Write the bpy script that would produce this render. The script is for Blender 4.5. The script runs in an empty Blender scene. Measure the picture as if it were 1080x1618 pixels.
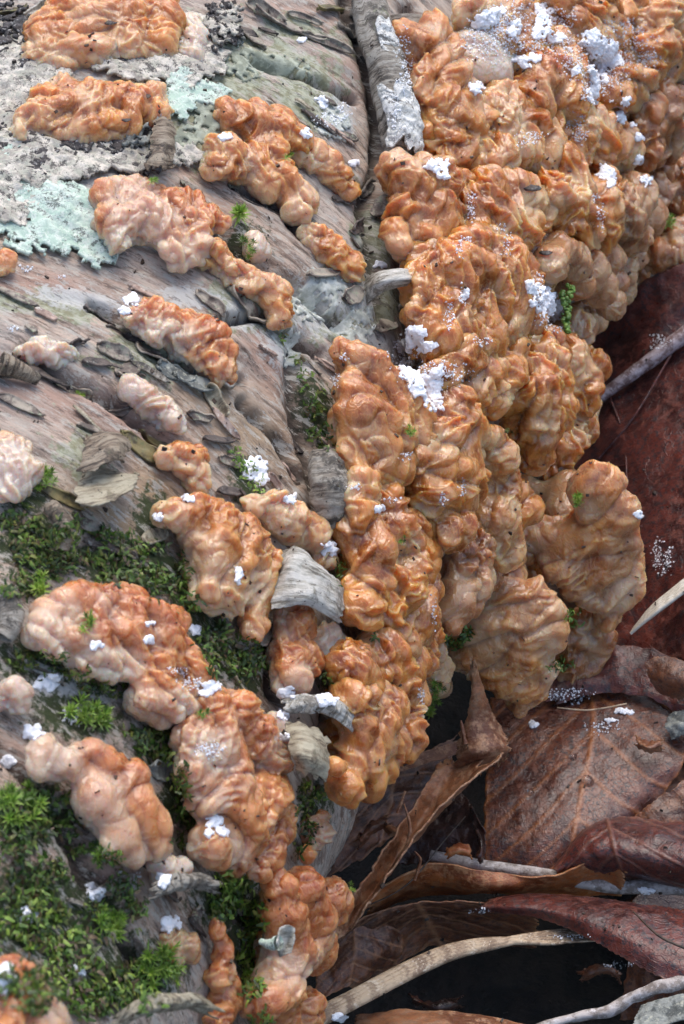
import bpy, math, random
import numpy as np
from mathutils import Vector, Matrix
random.seed(7); rng = np.random.default_rng(7)
sc = bpy.context.scene
sc.unit_settings.scale_length = 0.01            # one unit is a centimetre
COL = sc.collection

# ------------------------------------------------------------------ camera
R = 7.0; AZ = math.radians(18); PITCH = math.radians(45); DIST = 40.0
A_ = np.array([math.sin(AZ), math.cos(AZ), 0.0])     # log axis
U_ = np.array([math.cos(AZ), -math.sin(AZ), 0.0])    # across the log, towards the litter
Z_ = np.array([0, 0, 1.0])
Q_ = R * (math.sin(math.radians(62)) * U_ + math.cos(math.radians(62)) * Z_)
V_ = np.array([0, math.cos(PITCH), -math.sin(PITCH)]); RT = np.array([1.0, 0, 0]); UP = np.cross(RT, V_)
C_ = Q_ - V_ * DIST
HALF = math.radians(10.6); F_ = 809 / math.tan(HALF)
cd = bpy.data.cameras.new('camera'); cam = bpy.data.objects.new('camera', cd); COL.objects.link(cam)
cd.sensor_fit = 'VERTICAL'; cd.sensor_height = 36; cd.sensor_width = 24
cd.lens = 18 / math.tan(HALF); cd.clip_start = 1; cd.clip_end = 20000
M = Matrix(((RT[0], UP[0], -V_[0], C_[0]), (RT[1], UP[1], -V_[1], C_[1]), (RT[2], UP[2], -V_[2], C_[2]), (0, 0, 0, 1)))
cam.matrix_world = M; sc.camera = cam
cd.dof.use_dof = True; cd.dof.focus_distance = 41.0; cd.dof.aperture_fstop = 0.7

# ------------------------------------------------------------------ light
w = bpy.data.worlds.new('World'); sc.world = w; w.use_nodes = True
nt = w.node_tree; bg = nt.nodes['Background']
sky = nt.nodes.new('ShaderNodeTexSky'); sky.sky_type = 'NISHITA'; sky.sun_disc = False
SUN_EL = math.radians(66); SUN_AZ = math.radians(12)   # high, a little behind the subject
sky.sun_elevation = SUN_EL; sky.sun_rotation = SUN_AZ
sky.air_density = 1.0; sky.dust_density = 3.0; sky.ozone_density = 1.0
nt.links.new(sky.outputs[0], bg.inputs[0]); bg.inputs[1].default_value = 0.15
sl = bpy.data.lights.new('sun', 'SUN'); so = bpy.data.objects.new('sun', sl); COL.objects.link(so)
sl.energy = 1.0; sl.angle = math.radians(52); sl.color = (1.0, 0.955, 0.9)
sdir = Vector((math.sin(SUN_AZ) * math.cos(SUN_EL), math.cos(SUN_AZ) * math.cos(SUN_EL), math.sin(SUN_EL)))
so.rotation_euler = sdir.to_track_quat('Z', 'Y').to_euler()
vs = sc.view_settings; vs.view_transform = 'Standard'; vs.look = 'None'; vs.gamma = 1; vs.use_curve_mapping = False
vs.exposure = 0.84
sc.cycles.use_denoising = True; sc.cycles.max_bounces = 10; sc.cycles.diffuse_bounces = 8; sc.cycles.transparent_max_bounces = 8
sc.cycles.use_adaptive_sampling = True; sc.cycles.adaptive_threshold = 0.015

# ------------------------------------------------------------------ helpers: maths
def ray(x, y):
    d = V_ + RT * ((x - 540) / F_) - UP * ((y - 809) / F_)
    return d / np.linalg.norm(d)
def hit(x, y, h=0.0):
    """point where the sight line of a pixel meets the log surface raised by h (or passes beside it)"""
    d = ray(x, y); du = np.array([d @ U_, d @ Z_]); cu = np.array([C_ @ U_, C_ @ Z_]); rr = R + h
    aa = du @ du; bb = cu @ du; cc = cu @ cu - rr * rr; disc = bb * bb - aa * cc
    if disc > 0: return C_ + d * ((-bb - math.sqrt(disc)) / aa)
    t = -bb / aa; m = np.linalg.norm(cu + t * du) - rr
    return C_ + d * (t - 1.9 * min(1, m / 0.6))
def at(x, y, z):
    d = ray(x, y); return C_ + d * ((z - C_[2]) / d[2])
def cmpx(p, px): return px * float((np.asarray(p) - C_) @ V_) / F_
def project(co):
    d = co - C_; wv = d @ V_
    return 540 + F_ * (d @ RT) / wv, 809 - F_ * (d @ UP) / wv
def frame(p):
    """radial normal, tangent round the log (towards the litter), axis"""
    q = np.asarray(p) - A_ * (np.asarray(p) @ A_); n = q / np.linalg.norm(q)
    t = np.cross(A_, n); t = t / np.linalg.norm(t)
    if t @ (U_ * 0.9 - Z_ * 0.5) < 0: t = -t
    return n, t, A_

_perm = rng.integers(0, 2**31, 4096, dtype=np.int64)
_g = rng.normal(size=(256, 3)); _g /= np.linalg.norm(_g, axis=1)[:, None]
def noise(p, seed=0):
    """gradient noise, about -1..1"""
    p = np.asarray(p, dtype=np.float64) + seed * 17.31
    i = np.floor(p).astype(np.int64); f = p - i; s = f * f * f * (f * (f * 6 - 15) + 10)
    out = np.zeros(len(p))
    for dx in (0, 1):
        hx = _perm[(i[:, 0] + dx) & 4095]; wx = s[:, 0] if dx else 1 - s[:, 0]
        for dy in (0, 1):
            hy = _perm[(hx + i[:, 1] + dy) & 4095]; wy = s[:, 1] if dy else 1 - s[:, 1]
            for dz in (0, 1):
                hz = _perm[(hy + i[:, 2] + dz) & 4095] & 255; wz = s[:, 2] if dz else 1 - s[:, 2]
                g = _g[hz]
                out += wx * wy * wz * (g[:, 0] * (f[:, 0] - dx) + g[:, 1] * (f[:, 1] - dy) + g[:, 2] * (f[:, 2] - dz))
    return out * 1.6
def fbm(p, o=3, seed=0):
    v = 0; a = 1; t = 0
    for k in range(o): v = v + a * noise(p * 2**k, seed + k); t += a; a *= 0.5
    return v / t
def vnoise(p, seed=0): return np.stack([noise(p, seed), noise(p, seed + 5), noise(p, seed + 9)], 1)
def sstep(a, b, x): t = np.clip((x - a) / (b - a), 0, 1); return t * t * (3 - 2 * t)

# ------------------------------------------------------------------ helpers: objects
def mesh_np(name, co, faces, attrs=None, smooth=True, uv=None):
    me = bpy.data.meshes.new(name)
    co = np.asarray(co, dtype=np.float32); faces = np.asarray(faces, dtype=np.int32); k = faces.shape[1]
    me.vertices.add(len(co)); me.vertices.foreach_set('co', co.ravel())
    me.loops.add(len(faces) * k); me.loops.foreach_set('vertex_index', faces.ravel())
    me.polygons.add(len(faces)); me.polygons.foreach_set('loop_start', np.arange(0, len(faces) * k, k, dtype=np.int32))
    me.polygons.foreach_set('loop_total', np.full(len(faces), k, dtype=np.int32))
    me.update(calc_edges=True)
    me.polygons.foreach_set('use_smooth', np.full(len(faces), smooth, dtype=bool))
    if uv is not None:
        l = me.uv_layers.new(name='UVMap'); l.data.foreach_set('uv', np.asarray(uv, dtype=np.float32)[faces.ravel()].ravel())
    for n, v in (attrs or {}).items():
        a = me.attributes.new(n, 'FLOAT', 'POINT'); a.data.foreach_set('value', np.asarray(v, dtype=np.float32))
    me.validate()
    return me
def ob(name, me, mat, parent=None, loc=None):
    """loc: world position; the mesh is in world coordinates"""
    o = bpy.data.objects.new(name, me); COL.objects.link(o)
    if mat: me.materials.append(mat)
    if loc is not None:
        me.transform(Matrix.Translation(-Vector(loc)))
        o.location = Vector(loc) - (Vector(parent.location) if parent else Vector((0, 0, 0)))
    elif parent:
        me.transform(Matrix.Translation(-Vector(parent.location)))
    if parent: o.parent = parent
    return o
def tag(o, label=None, cat=None, group=None, kind=None):
    if label: o['label'] = label
    if cat: o['category'] = cat
    if group: o['group'] = group
    if kind: o['kind'] = kind
    return o
def empty(name, loc): o = bpy.data.objects.new(name, None); COL.objects.link(o); o.location = Vector(loc); return o
def gridfaces(m, n, off=0):
    i = np.arange(m - 1)[:, None] * n + np.arange(n - 1)[None, :]
    return (np.stack([i, i + 1, i + n + 1, i + n], -1).reshape(-1, 4) + off)
def solid(o, t, off=0.0):
    md = o.modifiers.new('thick', 'SOLIDIFY'); md.thickness = t; md.offset = off; return o

# ------------------------------------------------------------------ materials
class NB:
    def __init__(s, name):
        s.m = bpy.data.materials.new(name); s.m.use_nodes = True; s.t = s.m.node_tree; s.b = s.t.nodes['Principled BSDF']
        s.oc = s.t.nodes.new('ShaderNodeTexCoord')
    def set(s, **k):
        for n, v in k.items():
            n = n.replace('_', ' '); i = s.b.inputs[n]
            if hasattr(v, 'links') or isinstance(v, bpy.types.NodeSocket): s.t.links.new(v, i)
            else: i.default_value = v
    def ln(s, a, b): s.t.links.new(a, b)
    def n(s, typ): return s.t.nodes.new(typ)
    def mapping(s, scale, src='Object'):
        m = s.n('ShaderNodeMapping'); m.inputs['Scale'].default_value = scale
        s.ln(s.oc.outputs[src], m.inputs[0]); return m.outputs[0]
    def noise(s, scale, detail=4, rough=0.55, vec=None, dist=0.0):
        n = s.n('ShaderNodeTexNoise'); n.inputs['Scale'].default_value = scale; n.inputs['Detail'].default_value = detail
        n.inputs['Roughness'].default_value = rough; n.inputs['Distortion'].default_value = dist
        s.ln(vec if vec is not None else s.oc.outputs['Object'], n.inputs['Vector']); return n.outputs[0]
    def vor(s, scale, vec=None, feat='F1', out='Distance', rnd=1.0):
        n = s.n('ShaderNodeTexVoronoi'); n.feature = feat; n.inputs['Scale'].default_value = scale; n.inputs['Randomness'].default_value = rnd
        s.ln(vec if vec is not None else s.oc.outputs['Object'], n.inputs['Vector']); return n.outputs[out]
    def rng(s, v, a, b, c=0.0, d=1.0):
        n = s.n('ShaderNodeMapRange'); n.interpolation_type = 'SMOOTHSTEP'
        s.ln(v, n.inputs[0])
        for i, x in enumerate((a, b, c, d)): n.inputs[i + 1].default_value = x
        return n.outputs[0]
    def math(s, op, a, b=0.0):
        n = s.n('ShaderNodeMath'); n.operation = op
        for i, x in enumerate((a, b)):
            if isinstance(x, bpy.types.NodeSocket): s.ln(x, n.inputs[i])
            else: n.inputs[i].default_value = x
        return n.outputs[0]
    def mix(s, f, a, b):
        n = s.n('ShaderNodeMix'); n.data_type = 'RGBA'
        for i, x in ((0, f), (6, a), (7, b)):
            if isinstance(x, bpy.types.NodeSocket): s.ln(x, n.inputs[i])
            else: n.inputs[i].default_value = x if i == 0 else (*x, 1)
        return n.outputs[2]
    def attr(s, name): n = s.n('ShaderNodeAttribute'); n.attribute_name = name; return n.outputs['Fac']
    def bump(s, h, strength, dist, prev=None):
        n = s.n('ShaderNodeBump'); n.inputs['Strength'].default_value = strength; n.inputs['Distance'].default_value = dist
        s.ln(h, n.inputs['Height'])
        if prev is not None: s.ln(prev, n.inputs['Normal'])
        return n.outputs[0]

def jelly_mat(name, deep, light, pale, rough=0.30, coat=0.35, sss=0.8):
    b = NB(name)
    n1 = b.rng(b.noise(1.3, 4), 0.38, 0.66); n2 = b.rng(b.noise(5, 4, dist=0.6), 0.36, 0.7)
    c = b.mix(n1, deep, light)
    c = b.mix(b.math('MULTIPLY', n2, 0.40), c, (light[0] * 1.22, light[1] * 1.35, light[2] * 1.45))
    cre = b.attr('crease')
    c = b.mix(b.math('MULTIPLY', cre, 0.9), c, (deep[0] * 0.72, deep[1] * 0.5, deep[2] * 0.45))  # deeper tone of thick flesh, plus occlusion-like shade put into the crease colour
    # flowing thin folds: ridges of a warped noise
    def ridges(sc_, warp, ani, wsc):
        nz = b.n('ShaderNodeTexNoise'); nz.inputs['Scale'].default_value = wsc; nz.inputs['Detail'].default_value = 2; b.ln(b.oc.outputs['Object'], nz.inputs['Vector'])
        vm = b.n('ShaderNodeVectorMath'); vm.operation = 'SCALE'; vm.inputs['Scale'].default_value = warp; b.ln(nz.outputs['Color'], vm.inputs[0])
        va = b.n('ShaderNodeVectorMath'); va.operation = 'ADD'; b.ln(b.oc.outputs['Object'], va.inputs[0]); b.ln(vm.outputs[0], va.inputs[1])
        mp = b.n('ShaderNodeMapping'); mp.inputs['Scale'].default_value = ani; mp.inputs['Rotation'].default_value = (.5, .3, .8); b.ln(va.outputs[0], mp.inputs[0])
        x = b.noise(sc_, 2, 0.5, mp.outputs[0]); return b.rng(b.math('ABSOLUTE', b.math('SUBTRACT', x, 0.5)), 0.0, 0.065, 1.0, 0.0)
    r1 = ridges(5.2, 0.60, (1, 0.5, 0.8), 1.6); r2 = ridges(11.0, 0.32, (1, 0.6, 0.7), 3.0)
    c = b.mix(b.math('MULTIPLY', r1, 0.30), c, (light[0] * 1.15, light[1] * 1.45, light[2] * 1.8))  # pale fold lines, here and below; partly wrinkle shading put into the colour
    c = b.mix(b.math('MULTIPLY', r2, 0.22), c, (light[0] * 1.2, light[1] * 1.55, light[2] * 2.0))
    rid = b.attr('ridge')
    c = b.mix(b.math('MULTIPLY', rid, 0.30), c, (light[0] * 1.2, light[1] * 1.5, light[2] * 1.9))
    pa = b.attr('pale'); pa = b.math('MULTIPLY', pa, b.rng(b.noise(3.0, 3), 0.3, 0.55, 0.7, 1.0))
    c = b.mix(pa, c, pale)
    # rusty bloom spots and tiny dark specks
    rs = b.math('MULTIPLY', b.rng(b.noise(9, 5, 0.7), 0.60, 0.74), 0.35)
    c = b.mix(rs, c, (deep[0] * 0.75, deep[1] * 0.42, deep[2] * 0.4))
    sp = b.rng(b.vor(7.5), 0.055, 0.03); sp = b.math('MULTIPLY', sp, b.rng(b.noise(1.1, 2), 0.46, 0.56))
    c = b.mix(b.math('MULTIPLY', sp, 0.85), c, (0.035, 0.02, 0.015))
    b.set(Base_Color=c)
    b.b.subsurface_method = 'RANDOM_WALK'
    b.set(Subsurface_Weight=sss, Subsurface_Radius=(1.0, 0.50, 0.22), Subsurface_Scale=0.42, IOR=1.40, Transmission_Weight=0.07)
    r = b.rng(b.noise(2.2, 5, 0.65), 0.35, 0.7, rough - 0.06, rough + 0.28)
    b.set(Roughness=r, Coat_Weight=coat, Coat_Roughness=0.07, Coat_IOR=1.5)
    bp = b.bump(r1, 0.28, 0.026); bp = b.bump(r2, 0.28, 0.012, bp); bp = b.bump(b.noise(26, 3, 0.55), 0.10, 0.012, bp)
    b.set(Normal=bp); b.b.inputs['Coat Normal']; b.ln(bp, b.b.inputs['Coat Normal'])
    return b.m
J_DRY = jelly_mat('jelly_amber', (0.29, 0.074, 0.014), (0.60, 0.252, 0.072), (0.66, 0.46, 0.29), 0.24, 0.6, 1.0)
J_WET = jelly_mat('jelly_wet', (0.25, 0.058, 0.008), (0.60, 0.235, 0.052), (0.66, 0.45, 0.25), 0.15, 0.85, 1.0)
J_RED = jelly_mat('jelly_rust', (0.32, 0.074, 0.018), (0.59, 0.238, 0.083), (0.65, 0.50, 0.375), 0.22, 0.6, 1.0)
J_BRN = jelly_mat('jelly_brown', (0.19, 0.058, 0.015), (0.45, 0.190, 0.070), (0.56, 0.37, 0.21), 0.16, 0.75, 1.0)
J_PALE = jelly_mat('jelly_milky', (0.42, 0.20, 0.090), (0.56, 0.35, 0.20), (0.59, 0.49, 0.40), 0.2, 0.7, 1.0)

def bark_mat():
    b = NB('birch_bark')
    uvs = b.mapping((1, 1, 1), 'UV')
    def st(sx, sy): m = b.n('ShaderNodeMapping'); m.inputs['Scale'].default_value = (sx, sy, 1); b.ln(b.oc.outputs['UV'], m.inputs[0]); return m.outputs[0]
    streak = b.noise(1.0, 9, 0.74, st(5.0, 0.7)); fine = b.noise(1.0, 8, 0.78, st(13.0, 2.4)); big = b.noise(1.0, 4, 0.6, st(0.5, 0.35))
    c = b.mix(b.rng(streak, 0.44, 0.56), (0.28, 0.19, 0.14), (0.66, 0.50, 0.385))
    c = b.mix(b.math('MULTIPLY', b.rng(big, 0.44, 0.56), 0.6), c, (0.57, 0.49, 0.425))
    c = b.mix(b.math('MULTIPLY', b.rng(fine, 0.505, 0.56), 0.6), c, (0.56, 0.51, 0.43))
    c = b.mix(b.math('MULTIPLY', b.rng(fine, 0.47, 0.43), 0.45), c, (0.14, 0.10, 0.08))
    pk = b.attr('pink'); c = b.mix(b.math('MULTIPLY', pk, b.rng(streak, 0.3, 0.6, 0.35, 0.85)), c, (0.50, 0.31, 0.235))
    oc = b.attr('ochre'); c = b.mix(b.math('MULTIPLY', oc, b.rng(streak, 0.3, 0.6, 0.3, 0.85)), c, (0.42, 0.28, 0.15))
    alg = b.noise(2.6, 6, 0.72)
    gr = b.attr('algae'); g2 = b.rng(b.math('ADD', b.math('MULTIPLY', gr, 0.40), alg), 0.62, 0.70)
    c = b.mix(b.math('MULTIPLY', g2, 0.8), c, b.mix(b.rng(b.noise(9, 3), 0.4, 0.6), (0.48, 0.52, 0.37), (0.26, 0.28, 0.15)))
    wh = b.attr('whitish'); w2 = b.rng(b.math('ADD', b.math('MULTIPLY', wh, 0.40), b.noise(6.5, 6, 0.75, st(1.6, 0.9))), 0.66, 0.78)
    c = b.mix(b.math('MULTIPLY', w2, 0.85), c, (0.66, 0.66, 0.63))
    ms = b.attr('mossy'); m2 = b.rng(b.math('ADD', b.math('MULTIPLY', ms, 0.5), b.noise(8, 5, 0.7)), 0.62, 0.82)
    c = b.mix(m2, c, (0.045, 0.062, 0.018))
    dk = b.attr('seam'); c = b.mix(b.math('MULTIPLY', dk, 0.9), c, (0.030, 0.022, 0.018))
    sp = b.rng(b.vor(9), 0.12, 0.05); sp = b.math('MULTIPLY', sp, b.rng(b.noise(1.7, 3), 0.5, 0.6))
    c = b.mix(sp, c, (0.03, 0.022, 0.02))
    c = b.mix(b.math('MULTIPLY', b.rng(b.noise(1.0, 6, 0.8, st(9, 2.2)), 0.53, 0.57), 0.75), c, (0.60, 0.57, 0.50))
    c = b.mix(b.math('MULTIPLY', b.rng(b.noise(1.0, 6, 0.8, st(7, 1.3)), 0.445, 0.415), 0.6), c, (0.07, 0.05, 0.04))
    b.set(Base_Color=c, Roughness=b.rng(streak, 0.3, 0.7, 0.42, 0.72), Specular_IOR_Level=0.45)
    bp = b.bump(streak, 0.8, 0.09); bp = b.bump(fine, 0.8, 0.06, bp); bp = b.bump(alg, 0.5, 0.05, bp); bp = b.bump(b.noise(24, 5, 0.75), 0.7, 0.025, bp)
    b.set(Normal=bp); return b.m
BARK = bark_mat()
def simple(name, c1, c2, scale=4, rough=0.6, bumps=0.5, bd=0.03, sss=0, c3=None, vec=None, coat=0, spec=0.5, edge=(0.42, 0.58)):
    b = NB(name); v = b.mapping(vec) if vec else None
    n = b.noise(scale, 6, 0.68, v)
    c = b.mix(b.rng(n, *edge), c1, c2)
    if c3: c = b.mix(b.rng(b.noise(scale * 2.7, 5, 0.7, v), 0.54, 0.66), c, c3)
    b.set(Base_Color=c, Roughness=rough, Coat_Weight=coat, Coat_Roughness=0.15, Specular_IOR_Level=spec)
    if sss: b.set(Subsurface_Weight=sss, Subsurface_Radius=(1, 1, 1), Subsurface_Scale=0.06)
    bp = b.bump(n, bumps, bd); bp = b.bump(b.noise(scale * 6, 4, 0.65, v), bumps * 0.8, bd * 0.5, bp)
    b.set(Normal=bp); return b.m
def curl_mat(name, pale, mid, dark, k=1.0):
    """papery birch bark: pale, ringed with fine darker lines; UV x runs along the curl"""
    b = NB(name)
    def st(sx, sy): m = b.n('ShaderNodeMapping'); m.inputs['Scale'].default_value = (sx, sy, 1); b.ln(b.oc.outputs['UV'], m.inputs[0]); return m.outputs[0]
    rings = b.noise(1, 7, 0.75, st(8, 1.0)); blot = b.noise(1.8, 8, 0.8)
    c = b.mix(b.rng(rings, 0.45, 0.55), mid, pale)
    c = b.mix(b.math('MULTIPLY', b.rng(rings, 0.455, 0.42), 0.9), c, dark)
    c = b.mix(b.math('MULTIPLY', b.rng(blot, 0.52 / k, 0.57 / k), 0.8), c, dark); c = b.mix(b.math('MULTIPLY', b.rng(b.noise(4.5, 6, 0.8), 0.54, 0.62), 0.7), c, mid)
    c = b.mix(b.math('MULTIPLY', b.rng(b.noise(3.3, 5, 0.7), 0.6, 0.7), 0.5), c, (0.22, 0.25, 0.12))
    geo = b.n('ShaderNodeNewGeometry')
    c = b.mix(b.rng(b.vor(8), 0.12, 0.06), c, (0.03, 0.025, 0.02))
    b.set(Base_Color=c, Roughness=0.6)
    bp = b.bump(rings, 0.9, 0.06); bp = b.bump(blot, 0.8, 0.06, bp); bp = b.bump(b.noise(22, 5, 0.7), 0.8, 0.03, bp)
    b.set(Normal=bp); return b.m
CURL_W = curl_mat('birch_paper_white', (0.68, 0.66, 0.60), (0.42, 0.40, 0.34), (0.16, 0.14, 0.11), 0.96)
CURL_G = curl_mat('birch_paper_grey', (0.42, 0.39, 0.33), (0.22, 0.19, 0.15), (0.045, 0.038, 0.03))
CURL_B = curl_mat('birch_paper_brown', (0.36, 0.30, 0.22), (0.18, 0.13, 0.085), (0.035, 0.025, 0.018))
CURL_S = curl_mat('birch_paper_straw', (0.52, 0.47, 0.34), (0.34, 0.29, 0.20), (0.12, 0.09, 0.06), 0.97)
FLAKE = simple('bark_flake_grey', (0.11, 0.085, 0.07), (0.36, 0.31, 0.245), 3.5, 0.65, 0.6, 0.04, c3=(0.30, 0.32, 0.22))
FLAKE_D = simple('bark_flake_dark', (0.028, 0.022, 0.02), (0.11, 0.085, 0.07), 4, 0.6, 0.6, 0.04, c3=(0.24, 0.23, 0.2))
FLAKE_O = simple('bark_flake_olive', (0.06, 0.045, 0.02), (0.20, 0.16, 0.06), 4, 0.5, 0.5, 0.03, c3=(0.13, 0.14, 0.05))
def lichen_mat(name, a, c_, dark, fleck, sc_):
    b = NB(name); wv = b.n('ShaderNodeTexNoise'); wv.inputs['Scale'].default_value = 3; b.ln(b.oc.outputs['Object'], wv.inputs['Vector'])
    vm = b.n('ShaderNodeVectorMath'); vm.operation = 'SCALE'; vm.inputs['Scale'].default_value = .6; b.ln(wv.outputs['Color'], vm.inputs[0])
    va = b.n('ShaderNodeVectorMath'); va.operation = 'ADD'; b.ln(b.oc.outputs['Object'], va.inputs[0]); b.ln(vm.outputs[0], va.inputs[1])
    ed = b.vor(sc_, va.outputs[0], 'DISTANCE_TO_EDGE'); n = b.noise(3, 6, .7); n2 = b.noise(9, 6, .8)
    c = b.mix(b.rng(n, .44, .56), a, c_); c = b.mix(b.math('MULTIPLY', b.rng(n2, .50, .56), .8), c, fleck)
    cr = b.math('MULTIPLY', b.rng(ed, .0, .035, 1, 0), b.rng(b.noise(2.2, 4), .44, .6)); c = b.mix(b.math('MULTIPLY', cr, .22), c, dark)
    dk = b.rng(b.noise(5.5, 7, .85), .54, .57); c = b.mix(b.math('MULTIPLY', dk, .85), c, dark)
    b.set(Base_Color=c, Roughness=.85); bp = b.bump(b.rng(ed, 0, .12), .25, .04); bp = b.bump(n2, .7, .04, bp); bp = b.bump(b.noise(30, 4, .7), .6, .02, bp); b.set(Normal=bp); return b.m
LICH_G = simple('lichen_mint', (0.34, 0.47, 0.37), (0.54, 0.66, 0.55), 5, 0.8, 0.7, 0.04, c3=(0.62, 0.68, 0.58))
LICH_C = simple('lichen_cream', (0.42, 0.39, 0.33), (0.66, 0.62, 0.54), 4, 0.85, 0.9, 0.05, c3=(0.20, 0.17, 0.17))
LICH_G = lichen_mat('lichen_mint', (0.44, 0.58, 0.48), (0.60, 0.72, 0.61), (0.09, 0.10, 0.085), (0.70, 0.76, 0.68), 4.0)
LICH_W = lichen_mat('lichen_chalk_white', (0.46, 0.46, 0.42), (0.74, 0.74, 0.70), (0.10, 0.09, 0.08), (0.80, 0.80, 0.76), 8.0)
LICH_C = lichen_mat('lichen_cream', (0.38, 0.35, 0.30), (0.70, 0.65, 0.56), (0.045, 0.04, 0.04), (0.46, 0.46, 0.37), 6.0)
CRUST_D = simple('crust_dark', (0.018, 0.015, 0.015), (0.07, 0.06, 0.058), 7, 0.6, 0.9, 0.05, c3=(0.42, 0.41, 0.39))
SNOW = simple('snow', (0.88, 0.91, 0.97), (0.93, 0.95, 0.98), 14, 0.5, 0.6, 0.012, sss=1.0, spec=0.4)
SNOW.node_tree.nodes['Principled BSDF'].inputs['Subsurface Weight'].default_value = 0.35
def ice_mat():
    b = NB('frost'); b.set(Base_Color=(0.93, 0.95, 0.98, 1), Roughness=0.12, Transmission_Weight=0.55, IOR=1.31); return b.m
ICE = ice_mat()
def green(name, c1, c2, tr=0.3, rough=0.45):
    b = NB(name); c = b.mix(b.rng(b.noise(3.5, 4, 0.6), 0.35, 0.65), c1, c2)
    b.set(Base_Color=c, Roughness=rough, Subsurface_Weight=tr, Subsurface_Radius=(0.4, 1, 0.2), Subsurface_Scale=0.03)
    return b.m
MOSS_B = green('moss_bright', (0.16, 0.30, 0.035), (0.33, 0.46, 0.075))
MOSS_M = green('moss_green', (0.06, 0.13, 0.018), (0.19, 0.31, 0.05))
MOSS_D = green('moss_dark', (0.022, 0.045, 0.010), (0.075, 0.12, 0.022))
MOSS_Y = green('moss_olive', (0.09, 0.10, 0.022), (0.22, 0.25, 0.05))
def leaf_mat(name, dark, mid, lite, vein, coat=0.35, rough=0.42, mould=0.6, cz=.5):
    b = NB(name)
    def st(sx, sy): m = b.n('ShaderNodeMapping'); m.inputs['Scale'].default_value = (sx, sy, 1); b.ln(b.oc.outputs['UV'], m.inputs[0]); return m.outputs[0]
    n = b.noise(1.1, 6, 0.65); n2 = b.noise(5.5, 6, 0.75)
    c = b.mix(b.rng(n, 0.42, 0.58), dark, mid); c = b.mix(b.math('MULTIPLY', b.rng(n2, 0.47, 0.60), 0.6), c, lite)
    md = b.rng(b.noise(11, 6, 0.85), 0.50, 0.55); md = b.math('MULTIPLY', md, b.rng(b.noise(1.2, 5, 0.7), 0.42, 0.52))
    c = b.mix(b.math('MULTIPLY', md, mould), c, (0.02, 0.016, 0.02))
    net = b.rng(b.vor(5.5, feat='DISTANCE_TO_EDGE'), 0.0, 0.045, 1.0, 0.0)
    fib = b.noise(1, 4, 0.6, st(60, 4))
    c = b.mix(b.math('MULTIPLY', b.rng(fib, 0.5, 0.7), 0.25), c, lite)
    v = b.attr('vein'); c = b.mix(b.math('MULTIPLY', v, 0.7), c, vein)
    fr = b.attr('edge'); c = b.mix(b.math('MULTIPLY', fr, b.rng(b.noise(8, 4), 0.4, 0.6, 0.2, 0.9)), c, vein)
    b.set(Base_Color=c, Roughness=b.rng(n2, 0.3, 0.7, rough - 0.14, rough + 0.15), Coat_Weight=coat * cz, Coat_Roughness=0.16, Specular_IOR_Level=0.4)
    b.set(Subsurface_Weight=0.12, Subsurface_Radius=(1, 0.3, 0.1), Subsurface_Scale=0.05)
    bp = b.bump(n, 0.6, 0.12); bp = b.bump(net, 0.25, 0.02, bp); bp = b.bump(fib, 0.35, 0.02, bp); bp = b.bump(b.noise(26, 4, 0.65), 0.3, 0.015, bp)
    b.set(Normal=bp); b.ln(bp, b.b.inputs['Coat Normal']); return b.m
LF_RED = leaf_mat('leaf_oxblood', (0.034, 0.009, 0.008), (0.115, 0.028, 0.020), (0.19, 0.060, 0.042), (0.20, 0.09, 0.06), 0.6, 0.38, 0.95)
LF_ORG = leaf_mat('leaf_russet', (0.050, 0.015, 0.010), (0.145, 0.045, 0.024), (0.24, 0.100, 0.062), (0.36, 0.13, 0.04), 0.8, 0.32, 0.95)
LF_BRN = leaf_mat('leaf_brown', (0.050, 0.018, 0.010), (0.165, 0.060, 0.028), (0.28, 0.135, 0.075), (0.36, 0.18, 0.09), 0.5, 0.4, 0.7)
LF_TAN = leaf_mat('leaf_tan', (0.13, 0.046, 0.021), (0.32, 0.135, 0.062), (0.50, 0.29, 0.165), (0.56, 0.34, 0.20), 0.25, 0.45, 0.4)
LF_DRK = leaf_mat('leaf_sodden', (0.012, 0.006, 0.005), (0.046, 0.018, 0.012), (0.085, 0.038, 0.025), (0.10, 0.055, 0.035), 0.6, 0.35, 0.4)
LF_EDGE = leaf_mat('leaf_orange', (0.18, 0.045, 0.013), (0.40, 0.125, 0.034), (0.54, 0.27, 0.12), (0.58, 0.34, 0.17), 0.3, 0.45, 0.3)
STRAW = simple('straw', (0.20, 0.13, 0.08), (0.50, 0.38, 0.25), 3, 0.55, 0.6, 0.03, c3=(0.62, 0.53, 0.40), vec=(1, 1, 1))
STRAW_W = simple('straw_white', (0.52, 0.47, 0.38), (0.72, 0.68, 0.58), 4, 0.5, 0.4, 0.02)
STICK = simple('stick_grey', (0.20, 0.17, 0.15), (0.46, 0.42, 0.40), 4, 0.6, 0.8, 0.04, c3=(0.60, 0.58, 0.58))
MIDRIB = simple('midrib', (0.16, 0.10, 0.09), (0.40, 0.33, 0.34), 6, 0.4, 0.5, 0.02, c3=(0.55, 0.50, 0.52), coat=0.3)
SOIL = simple('humus', (0.006, 0.005, 0.004), (0.022, 0.015, 0.011), 1.6, 0.75, 1.0, 0.15)
DIRT = simple('dirt', (0.02, 0.014, 0.01), (0.07, 0.045, 0.03), 6, 0.6)
def water_mat():
    b = NB('water'); b.set(Base_Color=(1, 1, 1, 1), Roughness=0.02, Transmission_Weight=1.0, IOR=1.33); return b.m
WATER = water_mat()

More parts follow.
